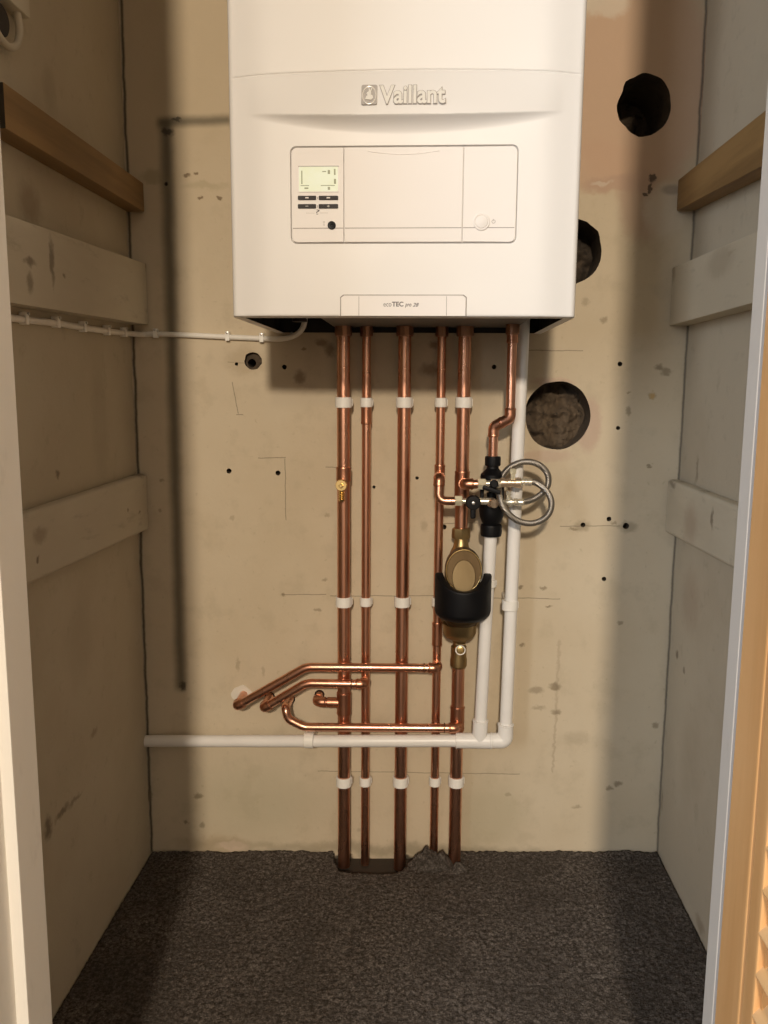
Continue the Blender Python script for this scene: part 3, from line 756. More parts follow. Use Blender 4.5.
# badge at the bottom edge
a, b = bz(341, 295.5), bz(465.5, 317.5); yb_ = BY
poly = [(a.x + .004, a.z), (b.x - .004, a.z), (b.x, a.z - .003), (b.x, b.z + .0015), (a.x, b.z + .0015), (a.x, a.z - .003)]
o2 = .0011; poly_o = [(x + (o2 if x > xc else -o2), z + (o2 if z > (a.z + b.z) / 2 else 0)) for x, z in poly]
bm = B(); prism(bm, poly_o, yb_ - .0004, yb_ + .002); obj('badge_shadow_gap', bm, 'groove', boiler)
bm = B(); prism(bm, poly, yb_ - .0018, yb_ + .002, .0006); bd = obj('badge', bm, 'white_fascia', boiler)
for px in (359, 446.5):
    p = bz(px, 306); bm = B(); box(bm, (p.x - .0003, yb_ - .0019, b.z + .002), (p.x + .0003, yb_, a.z - .001)); obj('badge_joint', bm, 'groove', bd)
def word(s, x0, x1, y0, y1, bold=0, sh=0):
    p, q = bz(x0, y1), bz(x1, y0); text_mesh('model_lettering', s, 'grey_text', bd, p.x, q.x, p.z, q.z, yb_ - .0018, .0002, bold, 0, sh)
word('eco', 383.5, 391.5, 303.4, 306.7); word('TEC', 392, 403.5, 301.8, 306.7, .03); word('pro', 405, 411.5, 303.8, 307.9, .02, .3); word('28', 412.8, 418.8, 303.0, 306.8, .02, .3)

# ------------------------------------------------------------------ copper pipework
R22, R15 = .0110, .0075
Y22, Y15, YB = -.036, -.026, -.056
XA, XB, XC_, XD, XE = -.1398, -.1020, -.0378, .0236, .0615
ZT = Z0 + .030
def zpx(x, py, y):                                             # height of a point (x, ., y) seen on photo row py
    lo, hi = -.2, 2.0
    for _ in range(50):
        mid_ = (lo + hi) / 2; v = ROT.transposed() @ (Vector((x, y, mid_)) - CAM)
        if CY + FPX * v.y / v.z > py: lo = mid_
        else: hi = mid_
    return (lo + hi) / 2
def sleeve(par, x, y, z0, z1, r, name='coupling', mat='copper_fit'):
    bm = B(); k = .0014
    lathe(bm, [(r + .0002, z0 - .0006), (r + k, z0), (r + k + .0006, z0 + .002), (r + k, z0 + .004), (r + k, z1 - .004), (r + k + .0006, z1 - .002), (r + k, z1), (r + .0002, z1 + .0006)], (x, y, 0), (0, 0, 1), 24)
    return obj(name, bm, mat, par)
def comp_nut(par, x, y, r):                                    # compression nut under the boiler
    bm = B(); lathe(bm, [(r + .0012, Z0 + .012), (r + .0034, Z0 + .010), (r + .0034, Z0 - .004), (r + .0026, Z0 - .006), (r + .0005, Z0 - .0065)], (x, y, 0), (0, 0, 1), 12); obj('compression_nut', bm, 'solder', par, 25)
def riser(name, label, x, y, r, zbot, segs=None, nut=True):
    t = thing(name, label, 'pipe', (x, y, zbot))
    for z0, z1 in (segs or [(zbot, ZT)]):
        bm = B(); tube(bm, [(x, y, z0), (x, y, z1)], r, 28); obj('pipe', bm, 'copper', t)
    if nut: comp_nut(t, x, y, r)
    return t
def branch(par, pts, rad, r=R15, name='branch_pipe', ends=()):
    P = fillet(pts, rad, 10)
    bm = B(); tube(bm, P, r, 22); o = obj(name, bm, 'copper', par)
    return o
def elbow(par, a, c, b, r, L=.016, name='elbow', mat='copper_fit'):
    """short fitting round the corner a-c-b"""
    a, c, b = Vector(a), Vector(c), Vector(b)
    P = fillet([c + (a - c).normalized() * L, c, c + (b - c).normalized() * L], r * 1.15, 8)
    bm = B(); k = .0014; rad_ = [r + k] * len(P); tube(bm, P, r + k, 20)
    for e, d in ((P[0], (P[0] - P[1]).normalized()), (P[-1], (P[-1] - P[-2]).normalized())):
        lathe(bm, [(r + k + .0005, -.003), (r + k + .0007, -.0015), (r + .0003, .0008)], e, d, 20)
    return obj(name, bm, mat, par)
def ring(par, p, d, r, name='solder_ring', mat='solder'):
    bm = B(); lathe(bm, [(r + .0002, -.0012), (r + .0011, -.0006), (r + .0011, .0006), (r + .0002, .0012)], p, d, 20); return obj(name, bm, mat, par)

# pipe one: with the brass drain cock and a stub into the wall
pA = riser('copper_pipe', 'thick copper pipe with a small brass drain cock, outermost on the white cable\'s side', XA, Y22, R22, -.013)
sleeve(pA, XA, Y22, zpx(XA, 481, Y22), zpx(XA, 467, Y22), R22)
zt_ = zpx(XA, 703, Y22)
sleeve(pA, XA, Y22, zt_ - .020, zt_ + .020, R22, 'tee')
E4 = ENDS[3]; ya = Y22
branch(pA, [(XA, ya, E4.z), (E4.x, ya, E4.z), (E4.x, .035, E4.z)], .013, R15 - .0005, 'stub_pipe')
elbow(pA, (XA, ya, E4.z), (E4.x, ya, E4.z), (E4.x, 0, E4.z), R15)
bm = B(); lathe(bm, [(R15 + .0018, 0), (R15 + .0018, .020), (R15 + .0002, .021)], (XA - .009, ya, E4.z), (-1, 0, 0), 20); obj('tee_socket', bm, 'copper_fit', pA)
ring(pA, (E4.x + .022, ya, E4.z), (1, 0, 0), R15)
pc = at(341.5, 485, Y=-.058)
bm = B(); lathe(bm, [(.0062, .0), (.0062, .012), (.0098, .013), (.0098, .019), (.0088, .021)], (pc.x, Y22 - R22 + .003, pc.z), (0, -1, 0), 22); dc = obj('drain_cock', bm, 'brass', pA)
bm = B(); lathe(bm, [(.0042, 0), (.0042, .008), (.0030, .009)], (pc.x, Y22 - R22 - .016, pc.z), (0, -1, 0), 4); obj('square_key', bm, 'brass', dc, 25)
bm = B(); pr = []
for k in range(6): pr += [(.0042, -.006 - k * .0034), (.0056, -.0078 - k * .0034)]
lathe(bm, pr + [(.0040, -.028)], (pc.x, Y22 - R22 - .009, pc.z), (0, 0, 1), 18); obj('hose_tail', bm, 'brass', dc)

# pipe two: thin, feeds the middle branch
pB = riser('copper_pipe', 'thin copper pipe second from the white cable\'s side, next to the drain cock pipe', XB, Y15, R15, -.014)
sleeve(pB, XB, Y15, zpx(XB, 424, Y15), zpx(XB, 406, Y15), R15)
# pipe three: plain
pC = riser('copper_pipe', 'plain thick copper pipe in the middle with nothing branching off it', XC_, Y22, R22, -.014)
# pipe four: thin, with the lower filling connection
pD = riser('copper_pipe', 'thin copper pipe running down behind the black filter collar', XD, Y15, R15, -.008)
for y0, y1 in ((645, 622),): sleeve(pD, XD, Y15, zpx(XD, y0, Y15), zpx(XD, y1, Y15), R15)
YL = -.100                                                     # plane of the filling valves
zd = zpx(XD, 474, Y15)
sleeve(pD, XD, Y15, zd - .016, zd + .016, R15, 'tee')
zl = at(455, 501, Y=YL).z; xdl = at(437, 484, Y=YL).x
zd2 = at(437, 474, Y=-.070).z
xd2 = XD
xq = at(438.5, 500, Y=YL).x
dpt = [(XD, Y15 - .004, zd), (xq + .0004, YL + .004, zd), (xq, YL, zl), (xq + .030, YL, zl)]
branch(pD, dpt, [.011, .011], R15 - .0004, 'filling_branch')
elbow(pD, dpt[0], dpt[1], dpt[2], R15, .012)
# pipe five: thick, runs through the filter
zfT = zpx(XE, 529, Y22); zfB = zpx(XE, 664, Y22)
pE = riser('copper_pipe', 'thick copper pipe running into the brass filter from above and out below it', XE, Y22, R22, -.010, [(-.010, zfB + .004), (zfT - .004, ZT)])
zu = at(470, 484, Y=YL).z; ze = zpx(XE, 484, Y22)
sleeve(pE, XE, Y22, ze - .022, ze + .022, R22, 'tee')
xe2 = at(464, 484, Y=-.085).x
ept = [(XE, Y22 - .006, ze), (XE + .002, YL, zu), (XE + .034, YL, zu)]
branch(pE, ept, .013, R15 - .0002, 'filling_branch')
elbow(pE, *ept, R15, .013)
zl5 = zpx(XE, 718, Y22)
sleeve(pE, XE, Y22, zl5 - .022, zl5 + .022, R22, 'tee')

# the branches in front of the risers that turn into the wall
def wall_branch(par, x, y, zrow, px_bend, end, zend):
    zb_ = zrow
    bend = at(px_bend[0], px_bend[1], Y=YB)
    pts = [(x, y - .004, zb_), (x, YB, zb_), (bend.x, YB, bend.z), (end.x, YB, end.z), (end.x, .035, end.z)]
    branch(par, pts, [.011, .040, .012])
    elbow(par, (x, 0, zb_), (x, YB, zb_), (bend.x, YB, bend.z), R15, .014)
    d = (Vector((bend.x, YB, bend.z)) - Vector((x, YB, zb_))).normalized()
    ring(par, Vector((x, YB, zb_)) + d * .022, d, R15)
    elbow(par, (bend.x, YB, bend.z), (end.x, YB, end.z), (end.x, 0, end.z), R15, .013)
wall_branch(pD, XD, Y15, at(436, 668, Y=YB).z, (306, 667), ENDS[0], 0)
wall_branch(pB, XB, Y15, at(364, 684, Y=YB).z, (306, 683), ENDS[1], 0)
# lower branch: swings up to the wall
z7 = at(452, 728, Y=YB); bnd = at(304, 727, Y=YB); e3 = ENDS[2]
pts = [(XE, Y22 - .006, z7.z), (XE, YB, z7.z), (bnd.x, YB, bnd.z), (at(288, 719, Y=YB).x, YB, at(288, 719, Y=YB).z), (e3.x, YB, e3.z + .006), (e3.x, .035, e3.z)]
branch(pE, pts, [.012, .030, .016, .012])
elbow(pE, pts[0], pts[1], pts[2], R15, .015)
ring(pE, (XE - .023, YB, z7.z), (1, 0, 0), R15)
# plaster collar where the top branch enters the wall
p = ENDS[0]; bm = B()
pl_ = [(p.x - .004 + .020 * (1 + .35 * noise.noise(Vector((math.cos(a), math.sin(a), 9)))) * math.cos(a), p.z + .001 + .017 * (1 + .35 * noise.noise(Vector((math.cos(a), math.sin(a), 3)))) * math.sin(a)) for a in [2 * PI * k / 26 for k in range(26)]]
prism(bm, pl_, -.0018, -.0001, .0006); obj('filler_patch', bm, 'plaster_white', wall)

# pipe six: steps sideways into the black tundish
YF6, YT = -.085, -.074
xf, xt_ = .1342, .1092
zst = at(503, 422, Y=YF6).z; zF = at(494, 459, Y=YT).z
p6 = thing('copper_pipe', 'short thin copper pipe that steps sideways into the black plastic tundish', 'pipe', (xt_, YT, zF))
bm = B(); P6 = fillet([(xf, YF6, ZT), (xf, YF6, zst + .006), (xt_, YT, zst - .008), (xt_, YT, zF - .012)], .012, 8); tube(bm, P6, R15, 24); obj('pipe', bm, 'copper', p6)
comp_nut(p6, xf, YF6, R15)
elbow(p6, (xf, YF6, ZT), (xf, YF6, zst + .006), (xt_, YT, zst - .008), R15, .016)
elbow(p6, (xf, YF6, zst + .006), (xt_, YT, zst - .008), (xt_, YT, 0), R15, .016)
sleeve(p6, xf, YF6, zpx(xf, 343, YF6), zpx(xf, 330, YF6), R15)

# tundish
zt1 = zF; zt5 = at(490, 536.5, Y=YT).z
tun = thing('tundish', 'black plastic tundish between the stepped copper pipe and the white waste pipe', 'tundish', (xt_, YT, zt5))
def tz(py): return at(490, 457 + (py - 458) * .965, Y=YT).z
bm = B(); lathe(bm, [(.0085, tz(457)), (.0125, tz(457.5)), (.0130, tz(459)), (.0130, tz(466)), (.0122, tz(467))], (xt_, YT, 0), (0, 0, 1), 28); obj('inlet_nut', bm, 'black_plastic', tun)
bm = B(); lathe(bm, [(.0095, tz(466)), (.0100, tz(470)), (.0165, tz(474)), (.0195, tz(476)), (.0195, tz(480)), (.0170, tz(481))], (xt_, YT, 0), (0, 0, 1), 28); obj('inlet_cup', bm, 'black_plastic', tun)
for s in (-1, 1):
    bm = B(); box(bm, (xt_ + s * .0165 - .003, YT - .007, tz(506)), (xt_ + s * .0165 + .003, YT + .007, tz(478)), .0015); obj('side_post', bm, 'black_plastic', tun)
bm = B(); lathe(bm, [(.006, tz(480)), (.006, tz(494)), (.0085, tz(495)), (.0085, tz(502))], (xt_, YT, 0), (0, 0, 1), 20); obj('drip_tube', bm, 'black_plastic', tun)
prof = [(.0180, tz(500)), (.0205, tz(503))]
for k in range(9):
    a = PI * (.08 + .80 * k / 8); prof.append((.0205 * math.sin(a) ** .8 if k > 4 else .0205, tz(513) + .017 * math.cos(a)))
prof += [(.0125, tz(527))]
bm = B(); lathe(bm, [(.0180, tz(501)), (.0206, tz(503)), (.0208, tz(508)), (.0206, tz(514)), (.0192, tz(520)), (.0160, tz(525)), (.0130, tz(528)), (.0130, tz(532))], (xt_, YT, 0), (0, 0, 1), 30); obj('funnel', bm, 'black_plastic', tun)
bm = B(); pr = [(.0135, tz(527)), (.0172, tz(528)), (.0178, tz(530)), (.0178, tz(537)), (.0168, tz(539.5)), (.0118, tz(540))]; lathe(bm, pr, (xt_, YT, 0), (0, 0, 1), 28); obj('outlet_nut', bm, 'black_plastic', tun)

# ------------------------------------------------------------------ white waste pipes
YW, RW = -.0595, .0107
H0 = Vector((XL, -.0125, at(145, 741, Y=-.0125).z)); gx0 = at(521.5, 370, Y=YW).x; gx1 = at(506, 715, Y=YW).x
zE = at(503, 740.5, Y=YW).z; xT = at(479.5, 740, Y=YW).x; zT = at(479.5, 740.5, Y=YW).z
wp = thing('waste_pipe', 'long white plastic waste pipe running down from the boiler, then across to the wall', 'pipe', (gx1, YW, zE))
bm = B(); tube(bm, [(gx0 + .0006, YW, ZT), (gx1, YW, zE + .006)], RW, 26); obj('upright', bm, 'white_plastic', wp)
bm = B(); zk = at(330, 741, Y=YW).z; tube(bm, fillet([(xT + .01, YW, zT), (-.165, YW, zk), (H0.x + .0006, H0.y, H0.z)], 1.2, 10), RW, 26); obj('horizontal_run', bm, 'white_plastic', wp)
def wsock(par, P, name, rad=.016):
    bm = B(); PP = fillet(P, rad, 8); tube(bm, PP, RW + .0026, 26)
    for e, d in ((PP[0], PP[0] - PP[1]), (PP[-1], PP[-1] - PP[-2])): lathe(bm, [(RW + .0026, -.002), (RW + .0034, -.0012), (RW + .0034, .0002), (RW + .0006, .001)], e, d, 26)
    return obj(name, bm, 'white_plastic', par)
wsock(wp, [(gx1, YW, zE + .030), (gx1, YW, zE), (gx1 - .024, YW, zE - .0004)], 'elbow', .008)
bm = B(); tube(bm, [(xT + .0195, YW, zT), (xT - .040, YW, zT - .001)], RW + .0026, 26)
for s in (.0195, -.040): lathe(bm, [(RW + .0026, -.0015), (RW + .0034, -.001), (RW + .0034, .001), (RW + .0006, .0015)], (xT + s, YW, zT - (0 if s > 0 else .001)), (1, 0, 0), 26)
tube(bm, [(xT, YW, zT), (xT + .0008, YW, zT + .036)], RW + .0024, 26)
lathe(bm, [(RW + .0024, -.0015), (RW + .0032, -.001), (RW + .0032, .001), (RW + .0006, .0015)], (xT + .0008, YW, zT + .036), (0, 0, 1), 26); obj('tee', bm, 'white_plastic', wp)
w2 = thing('waste_pipe', 'white plastic waste pipe dropping from the black tundish behind the filter', 'pipe', (xT, YW, zT + .03))
bm = B(); tube(bm, [(xt_, YT, zt5 + .012), (xT + .0008, YW, zT + .030)], RW - .0002, 26); obj('pipe', bm, 'white_plastic', w2)

# ------------------------------------------------------------------ brass filter
YFil = -.050
def fz(py, y=YFil): return at(461, py, Y=y).z
fx = XE
fil = thing('magnetic_filter', 'brass magnetic filter with a black collar on the thick copper pipe', 'filter', (fx, Y22, zfB))
bm = B(); lathe(bm, [(.0118, fz(539, Y22)), (.0155, fz(538, Y22)), (.0158, fz(536, Y22)), (.0158, fz(530, Y22)), (.0145, fz(528, Y22)), (.0115, fz(527.5, Y22))], (fx, Y22, 0), (0, 0, 1), 8); obj('top_nut', bm, 'brass_dull', fil, 25)
bm = B(); lathe(bm, [(.0105, fz(536, Y22)), (.0112, fz(540, Y22)), (.0135, fz(546, Y22)), (.0185, fz(552, Y22)), (.0185, fz(560, Y22))], (fx, Y22 - .004, 0), (0, 0, 1), 28); obj('neck', bm, 'brass_dull', fil)
# body: a stout chamber with a round face towards the room, its pale cap set inside the rim
RB = .0315; YB0 = -.066; xb = fx + .003
zc1, zc2 = fz(568, -.07), fz(622, -.07)
def capsule(bm, p0, p1, r, n=32):
    p0, p1 = Vector(p0), Vector(p1); d = p0 - p1; L = d.length
    prof = [(r * .42, -r * .55), (r * .62, -r * .45), (r * .93, 0)] + [(r, .004), (r, L)] + [(r * math.cos(a), L + r * math.sin(a)) for a in [PI / 2 * k / 9 for k in range(1, 9)]] + [(.0008, L + r)]
    lathe(bm, prof, p1, d, n)
bm = B(); capsule(bm, (xb, YB0, zc1 - .002), (xb - .001, YB0 + .006, zc2), RB - .001); obj('body', bm, 'face_brass', fil, 40)
nrm = Vector((0, -1, .06)).normalized(); uu = Vector((1, 0, 0)); ww = uu.cross(nrm).normalized()
if ww.z < 0: ww = -ww
def oval(bm, c, rx, rz, h0, h1, k=44, bev=.0014):
    a = [bm.verts.new(c + uu * rx * math.cos(2 * PI * i / k) + ww * rz * math.sin(2 * PI * i / k) + nrm * h0) for i in range(k)]
    m = [bm.verts.new(c + uu * rx * math.cos(2 * PI * i / k) + ww * rz * math.sin(2 * PI * i / k) + nrm * (h1 - bev)) for i in range(k)]
    b = [bm.verts.new(c + uu * (rx - bev) * math.cos(2 * PI * i / k) + ww * (rz - bev) * math.sin(2 * PI * i / k) + nrm * h1) for i in range(k)]
    for p, q in ((a, m), (m, b)):
        for i in range(k): bm.faces.new((p[i], p[(i + 1) % k], q[(i + 1) % k], q[i]))
    bm.faces.new(b); bm.faces.new(a[::-1])
fc = Vector((xb, -.0975, fz(571, -.0975)))
bm = B(); oval(bm, fc, .0305, .0365, -.030, 0, bev=.003); obj('face_plate', bm, 'face_brass', fil, 40)
bm = B(); tube(bm, [fc + uu * .0288 * math.cos(t) + ww * .0348 * math.sin(t) + nrm * (-.0008) for t in [2 * PI * k / 60 for k in range(61)]], .0009, 8); obj('rim', bm, 'brass', fil)
cc = Vector((xb, -.0975, fz(577.5, -.103)))
bm = B(); oval(bm, cc, .0192, .0285, -.004, .0040, bev=.0008); obj('end_cap', bm, 'brass_cap', fil)
# black collar: a horseshoe open to the wall, scooped at the front
YCol = -.0815
ZCb, ZCs, ZCf = fz(616.5, YCol), fz(573, YCol), fz(593, YCol - .046)
bm = B(); RO, RI = .0470, .0335; rows = []
angs = [math.radians(-89 + 178 * k / 48) for k in range(49)]
for a in angs:
    f = max(0, math.cos(a)); zt2 = ZCs + (ZCf - ZCs) * f ** 1.6
    c_ = Vector((xb, YCol, 0)); d = Vector((math.sin(a), -math.cos(a), 0))
    rows.append([bm.verts.new(c_ + d * r + Vector((0, 0, z))) for r, z in ((RI, zt2 - .001), (RI + .002, zt2 + .0005), (RO - .004, zt2 + .0005), (RO - .001, zt2 - .001), (RO, zt2 - .004), (RO, ZCb + .012), (RO - .0015, ZCb + .006), (RO - .007, ZCb), (RI + .002, ZCb - .001), (RI, ZCb))])
for a, b in zip(rows, rows[1:]):
    for k in range(10): bm.faces.new((a[k], a[(k + 1) % 10], b[(k + 1) % 10], b[k]))
bm.faces.new(rows[0]); bm.faces.new(rows[-1][::-1]); obj('collar', bm, 'black_plastic', fil, 40)
bm = B(); lathe(bm, [(.0290, fz(622)), (.0285, fz(632)), (.0235, fz(637)), (.0135, fz(640)), (.0110, fz(643))], (fx, -.047, 0), (0, 0, 1), 30)
for v_ in bm.verts: v_.co.y -= .010 * max(0, min(1, (v_.co.z - fz(640)) / (fz(624) - fz(640))))
obj('lower_cup', bm, 'brass_dull', fil)
bm = B(); lathe(bm, [(.0105, fz(640, Y22)), (.0105, fz(645, Y22)), (.0135, fz(646, Y22)), (.0135, fz(656, Y22)), (.0145, fz(658, Y22)), (.0145, fz(665, Y22)), (.0118, fz(667, Y22))], (fx, Y22 - .002, 0), (0, 0, 1), 24); vb = obj('valve_body', bm, 'brass_dull', fil)
pv = at(460.5, 650.5, Y=-.054)
bm = B(); lathe(bm, [(.0062, 0), (.0062, .006), (.0040, .0066), (.0040, .0078), (.0012, .008)], (pv.x, -.046, pv.z), (0, -1, 0), 22); obj('valve_screw', bm, 'brass', fil)
bm = B(); tube(bm, [(pv.x + .0079 * math.cos(t), -.0525, pv.z + .0079 * math.sin(t)) for t in [2 * PI * k / 32 for k in range(33)]], .0011, 8); obj('valve_ring', bm, 'clip_plastic', fil)
bm = B(); box(bm, (pv.x - .0085, -.056, fz(643.5, -.05) - .0012), (pv.x + .0085, -.044, fz(643.5, -.05) + .0006), .0005); obj('washer', bm, 'brass_cap', fil)

# ------------------------------------------------------------------ filling loop
def lp(px, py, y=YL): return at(px, py, Y=y)
fl = thing('filling_loop', 'braided steel hose looped between two small brass valves in front of the black tundish', 'filling loop', lp(490, 493))
def along(name, mat, x0, x1, py, prof, n=20, parent=None, y=YL, ang=35):
    """lathe on a horizontal axis between photo columns x0, x1; prof: (radius, 0..1)"""
    a, b = lp(x0, py, y), lp(x1, py, y); bm = B(); L = b.x - a.x
    lathe(bm, [(r, h * L) for r, h in prof], a, (1, 0, 0), n); return obj(name, bm, mat, parent or fl, ang)
# upper valve
along('union_nut', 'pale_brass', 477.5, 486, 484, [(.0078, 0), (.0096, .08), (.0096, .92), (.0080, 1)], 6, ang=25)
uv = along('valve_body', 'nickel', 486, 501, 483.5, [(.0052, 0), (.0052, .3), (.0080, .32), (.0080, .85), (.006, 1)])
p = lp(494, 484, YL - .008)
bm = B(); lathe(bm, [(.0070, 0), (.0070, .004), (.0048, .005), (.0048, .008)], p, (0, -1, 0), 22); obj('valve_cap', bm, 'black_plastic', uv)
pq = lp(494, 489, YL - .014); bm = B(); box(bm, (pq.x - .018, pq.y - .003, pq.z - .006), (pq.x + .012, pq.y + .003, pq.z + .001), .002)
bmesh.ops.rotate(bm, verts=bm.verts, cent=pq, matrix=Matrix.Rotation(math.radians(18), 3, 'Y')); obj('lever', bm, 'black_plastic', uv)
along('check_valve', 'pink_brass', 500, 521, 482.5, [(.0055, 0), (.0078, .04), (.0078, .2), (.0066, .22), (.0066, .35), (.0078, .37), (.0078, .52), (.0066, .54), (.0066, .68), (.0086, .70), (.0086, .97), (.006, 1)], 24)
along('ferrule', 'nickel', 520, 532, 482, [(.0050, 0), (.0062, .08), (.0062, .28), (.0054, .32), (.0062, .36), (.0062, .6), (.0054, .64), (.0062, .68), (.0062, .95), (.0052, 1)], 20)
p = lp(513, 474, YL - .002); bm = B(); lathe(bm, [(.0040, -.009), (.0040, .0), (.0058, .001), (.0058, .007), (.0045, .0085)], p, (0, 0, 1), 6); obj('test_cap', bm, 'pale_brass', fl, 25)
# lower valve
along('union_nut', 'pale_brass', 454.5, 462.5, 500.5, [(.0070, 0), (.0088, .08), (.0088, .92), (.0075, 1)], 6, ang=25)
lv = along('valve_body', 'nickel', 462, 490, 501, [(.0046, 0), (.0046, .25), (.0075, .27), (.0075, .6), (.0060, .62), (.0060, 1)])
p = lp(473, 502, YL - .009)
bm = B(); lathe(bm, [(.0095, 0), (.0118, .001), (.0122, .004), (.0118, .011), (.0105, .013), (.0032, .0135)], p, (0, -1, 0), 28); kn = obj('valve_knob', bm, 'black_plastic', lv)
bm = B(); lathe(bm, [(.0026, 0), (.0026, .0012), (.0012, .0018)], p + Vector((0, -.0133, 0)), (0, -1, 0), 14); obj('knob_screw', bm, 'steel', kn)
bm = B(); box(bm, (p.x - .0045, p.y - .012, p.z - .026), (p.x + .0045, p.y - .004, p.z - .006), .003); obj('lever', bm, 'black_plastic', lv)
p = lp(492.5, 503, YL - .002); bm = B(); lathe(bm, [(.0070, -.006), (.0082, -.005), (.0082, .006), (.0066, .0085), (.0020, .0090)], p, Vector((.35, -1, -.05)), 24); obj('swivel_end', bm, 'pink_brass', lv)
along('ferrule', 'nickel', 503.5, 524, 502, [(.0030, 0), (.0080, .28), (.0080, .40), (.0052, .43), (.0052, .5), (.0062, .53), (.0062, .66), (.0054, .7), (.0062, .74), (.0062, .95), (.005, 1)], 20)
p = lp(508.5, 495, YL - .002); bm = B(); lathe(bm, [(.0036, -.008), (.0036, 0), (.0048, .001), (.0048, .006), (.003, .007)], p, (0, 0, 1), 6); obj('test_cap', bm, 'nickel', fl, 25)
HP = [(529, 482, 0), (535, 482.6, .0), (542, 486.5, -.003), (548.5, 494, -.008), (551.5, 503, -.012), (549.5, 512.5, -.014), (543, 519.5, -.015), (534, 523, -.016), (525, 523, -.016), (515.5, 519.5, -.016), (507.5, 512.5, -.015),
      (501.5, 503.5, -.012), (499, 494, -.004), (499.3, 486, .012), (502, 477, .018), (508, 469, .018), (516, 464, .016), (525, 461.8, .014), (534, 462.8, .012), (542, 467, .011), (547.5, 474, .010), (548.5, 482, .010), (546, 489, .010), (540, 495, .009), (532, 499.8, .005), (523, 502, 0), (518, 502, 0)]
bm = B(); tube(bm, smooth_curve([lp(x, y, YL + d) for x, y, d in HP], 7), .0050, 16); obj('braided_hose', bm, 'braid', fl, 60)

# ------------------------------------------------------------------ pipe clips
def ring_shell(bm, ri, ro, z0, z1, n=28):
    pr = [(ri, z0), (ro - .0008, z0), (ro, z0 + .0008), (ro, z1 - .0008), (ro - .0008, z1), (ri, z1)]
    rings = [[bm.verts.new((r * math.cos(2 * PI * k / n), r * math.sin(2 * PI * k / n), z)) for k in range(n)] for r, z in pr]
    for a, b in zip(rings, rings[1:] + rings[:1]):
        for k in range(n): bm.faces.new((a[k], a[(k + 1) % n], b[(k + 1) % n], b[k]))
protos = {}
def clip(size, label, loc, rot=None, group=None):
    """hinged pipe clip; local origin on the pipe's axis, +Y towards the wall"""
    r, y, hh = dict(big=(R22, -Y22, .0088), small=(R15, -Y15, .0078), waste=(RW, -YW, .0085), slope=(RW, -YW - .004, .006))[size]
    if size not in protos:
        o = bpy.data.objects.new('pipe_clip', None); C.objects.link(o); o['_o'] = (0, 0, 0); o.empty_display_size = .01
        bm = B(); ring_shell(bm, r + .0005, r + .0030, -hh, hh); obj('band', bm, 'clip_plastic', o)
        bm = B(); box(bm, (-r * .85, r + .0008, -hh * .92), (r * .85, y - .0006, hh * .92), .0012); obj('base', bm, 'clip_plastic', o)
        bm = B(); box(bm, (r + .0018, .0015, -hh * .7), (r + .0042, .0065, hh * .7), .0008); obj('latch', bm, 'clip_plastic', o)
        protos[size] = o; o2 = o
    else:
        o = protos[size]; o2 = o.copy(); C.objects.link(o2)
        for ch in list(o.children):
            c = ch.copy(); C.objects.link(c); c.parent = o2
    o2.location = loc
    if rot: o2.rotation_euler = rot
    tag(o2, label, 'pipe clip', group); return o2
rows = ((402.5, 'just under the boiler', 'clips in the row under the boiler'), (601.5, 'level with the filter collar', 'clips in the row level with the filter'), (781, 'just above the carpet', 'clips in the row above the carpet'))
for py, rn, gr in rows:
    for size, x, y, nm in (('big', XA, Y22, 'the drain cock pipe'), ('small', XB, Y15, 'the thin pipe beside the drain cock pipe'), ('big', XC_, Y22, 'the plain middle pipe'),
                           ('small', XD, Y15, 'the thin pipe passing behind the filter'), ('big', XE, Y22, 'the thick filter pipe')):
        if py == 601.5 and x == XE: continue
        clip(size, f'white clip on {nm}, {rn}', (x, y, zpx(x, py, y)), None, gr)
clip('waste', 'white pipe clip halfway up the long white waste pipe', (at(510, 605, Y=YW).x, YW, at(510, 605, Y=YW).z))
q = at(484.5, 583, Y=-.0635)
clip('slope', 'small white clip on the waste pipe below the tundish, half hidden by the filter', (xt_ + (xT - xt_) * .24, YT + (YW - YT) * .24, zt5 + (zT + .03 - zt5) * .24))
hx = at(309, 740, Y=-.0572)
clip('waste', 'white pipe clip on the horizontal white waste pipe', (hx.x, -.0572, hx.z - .0004), (0, PI / 2, 0))

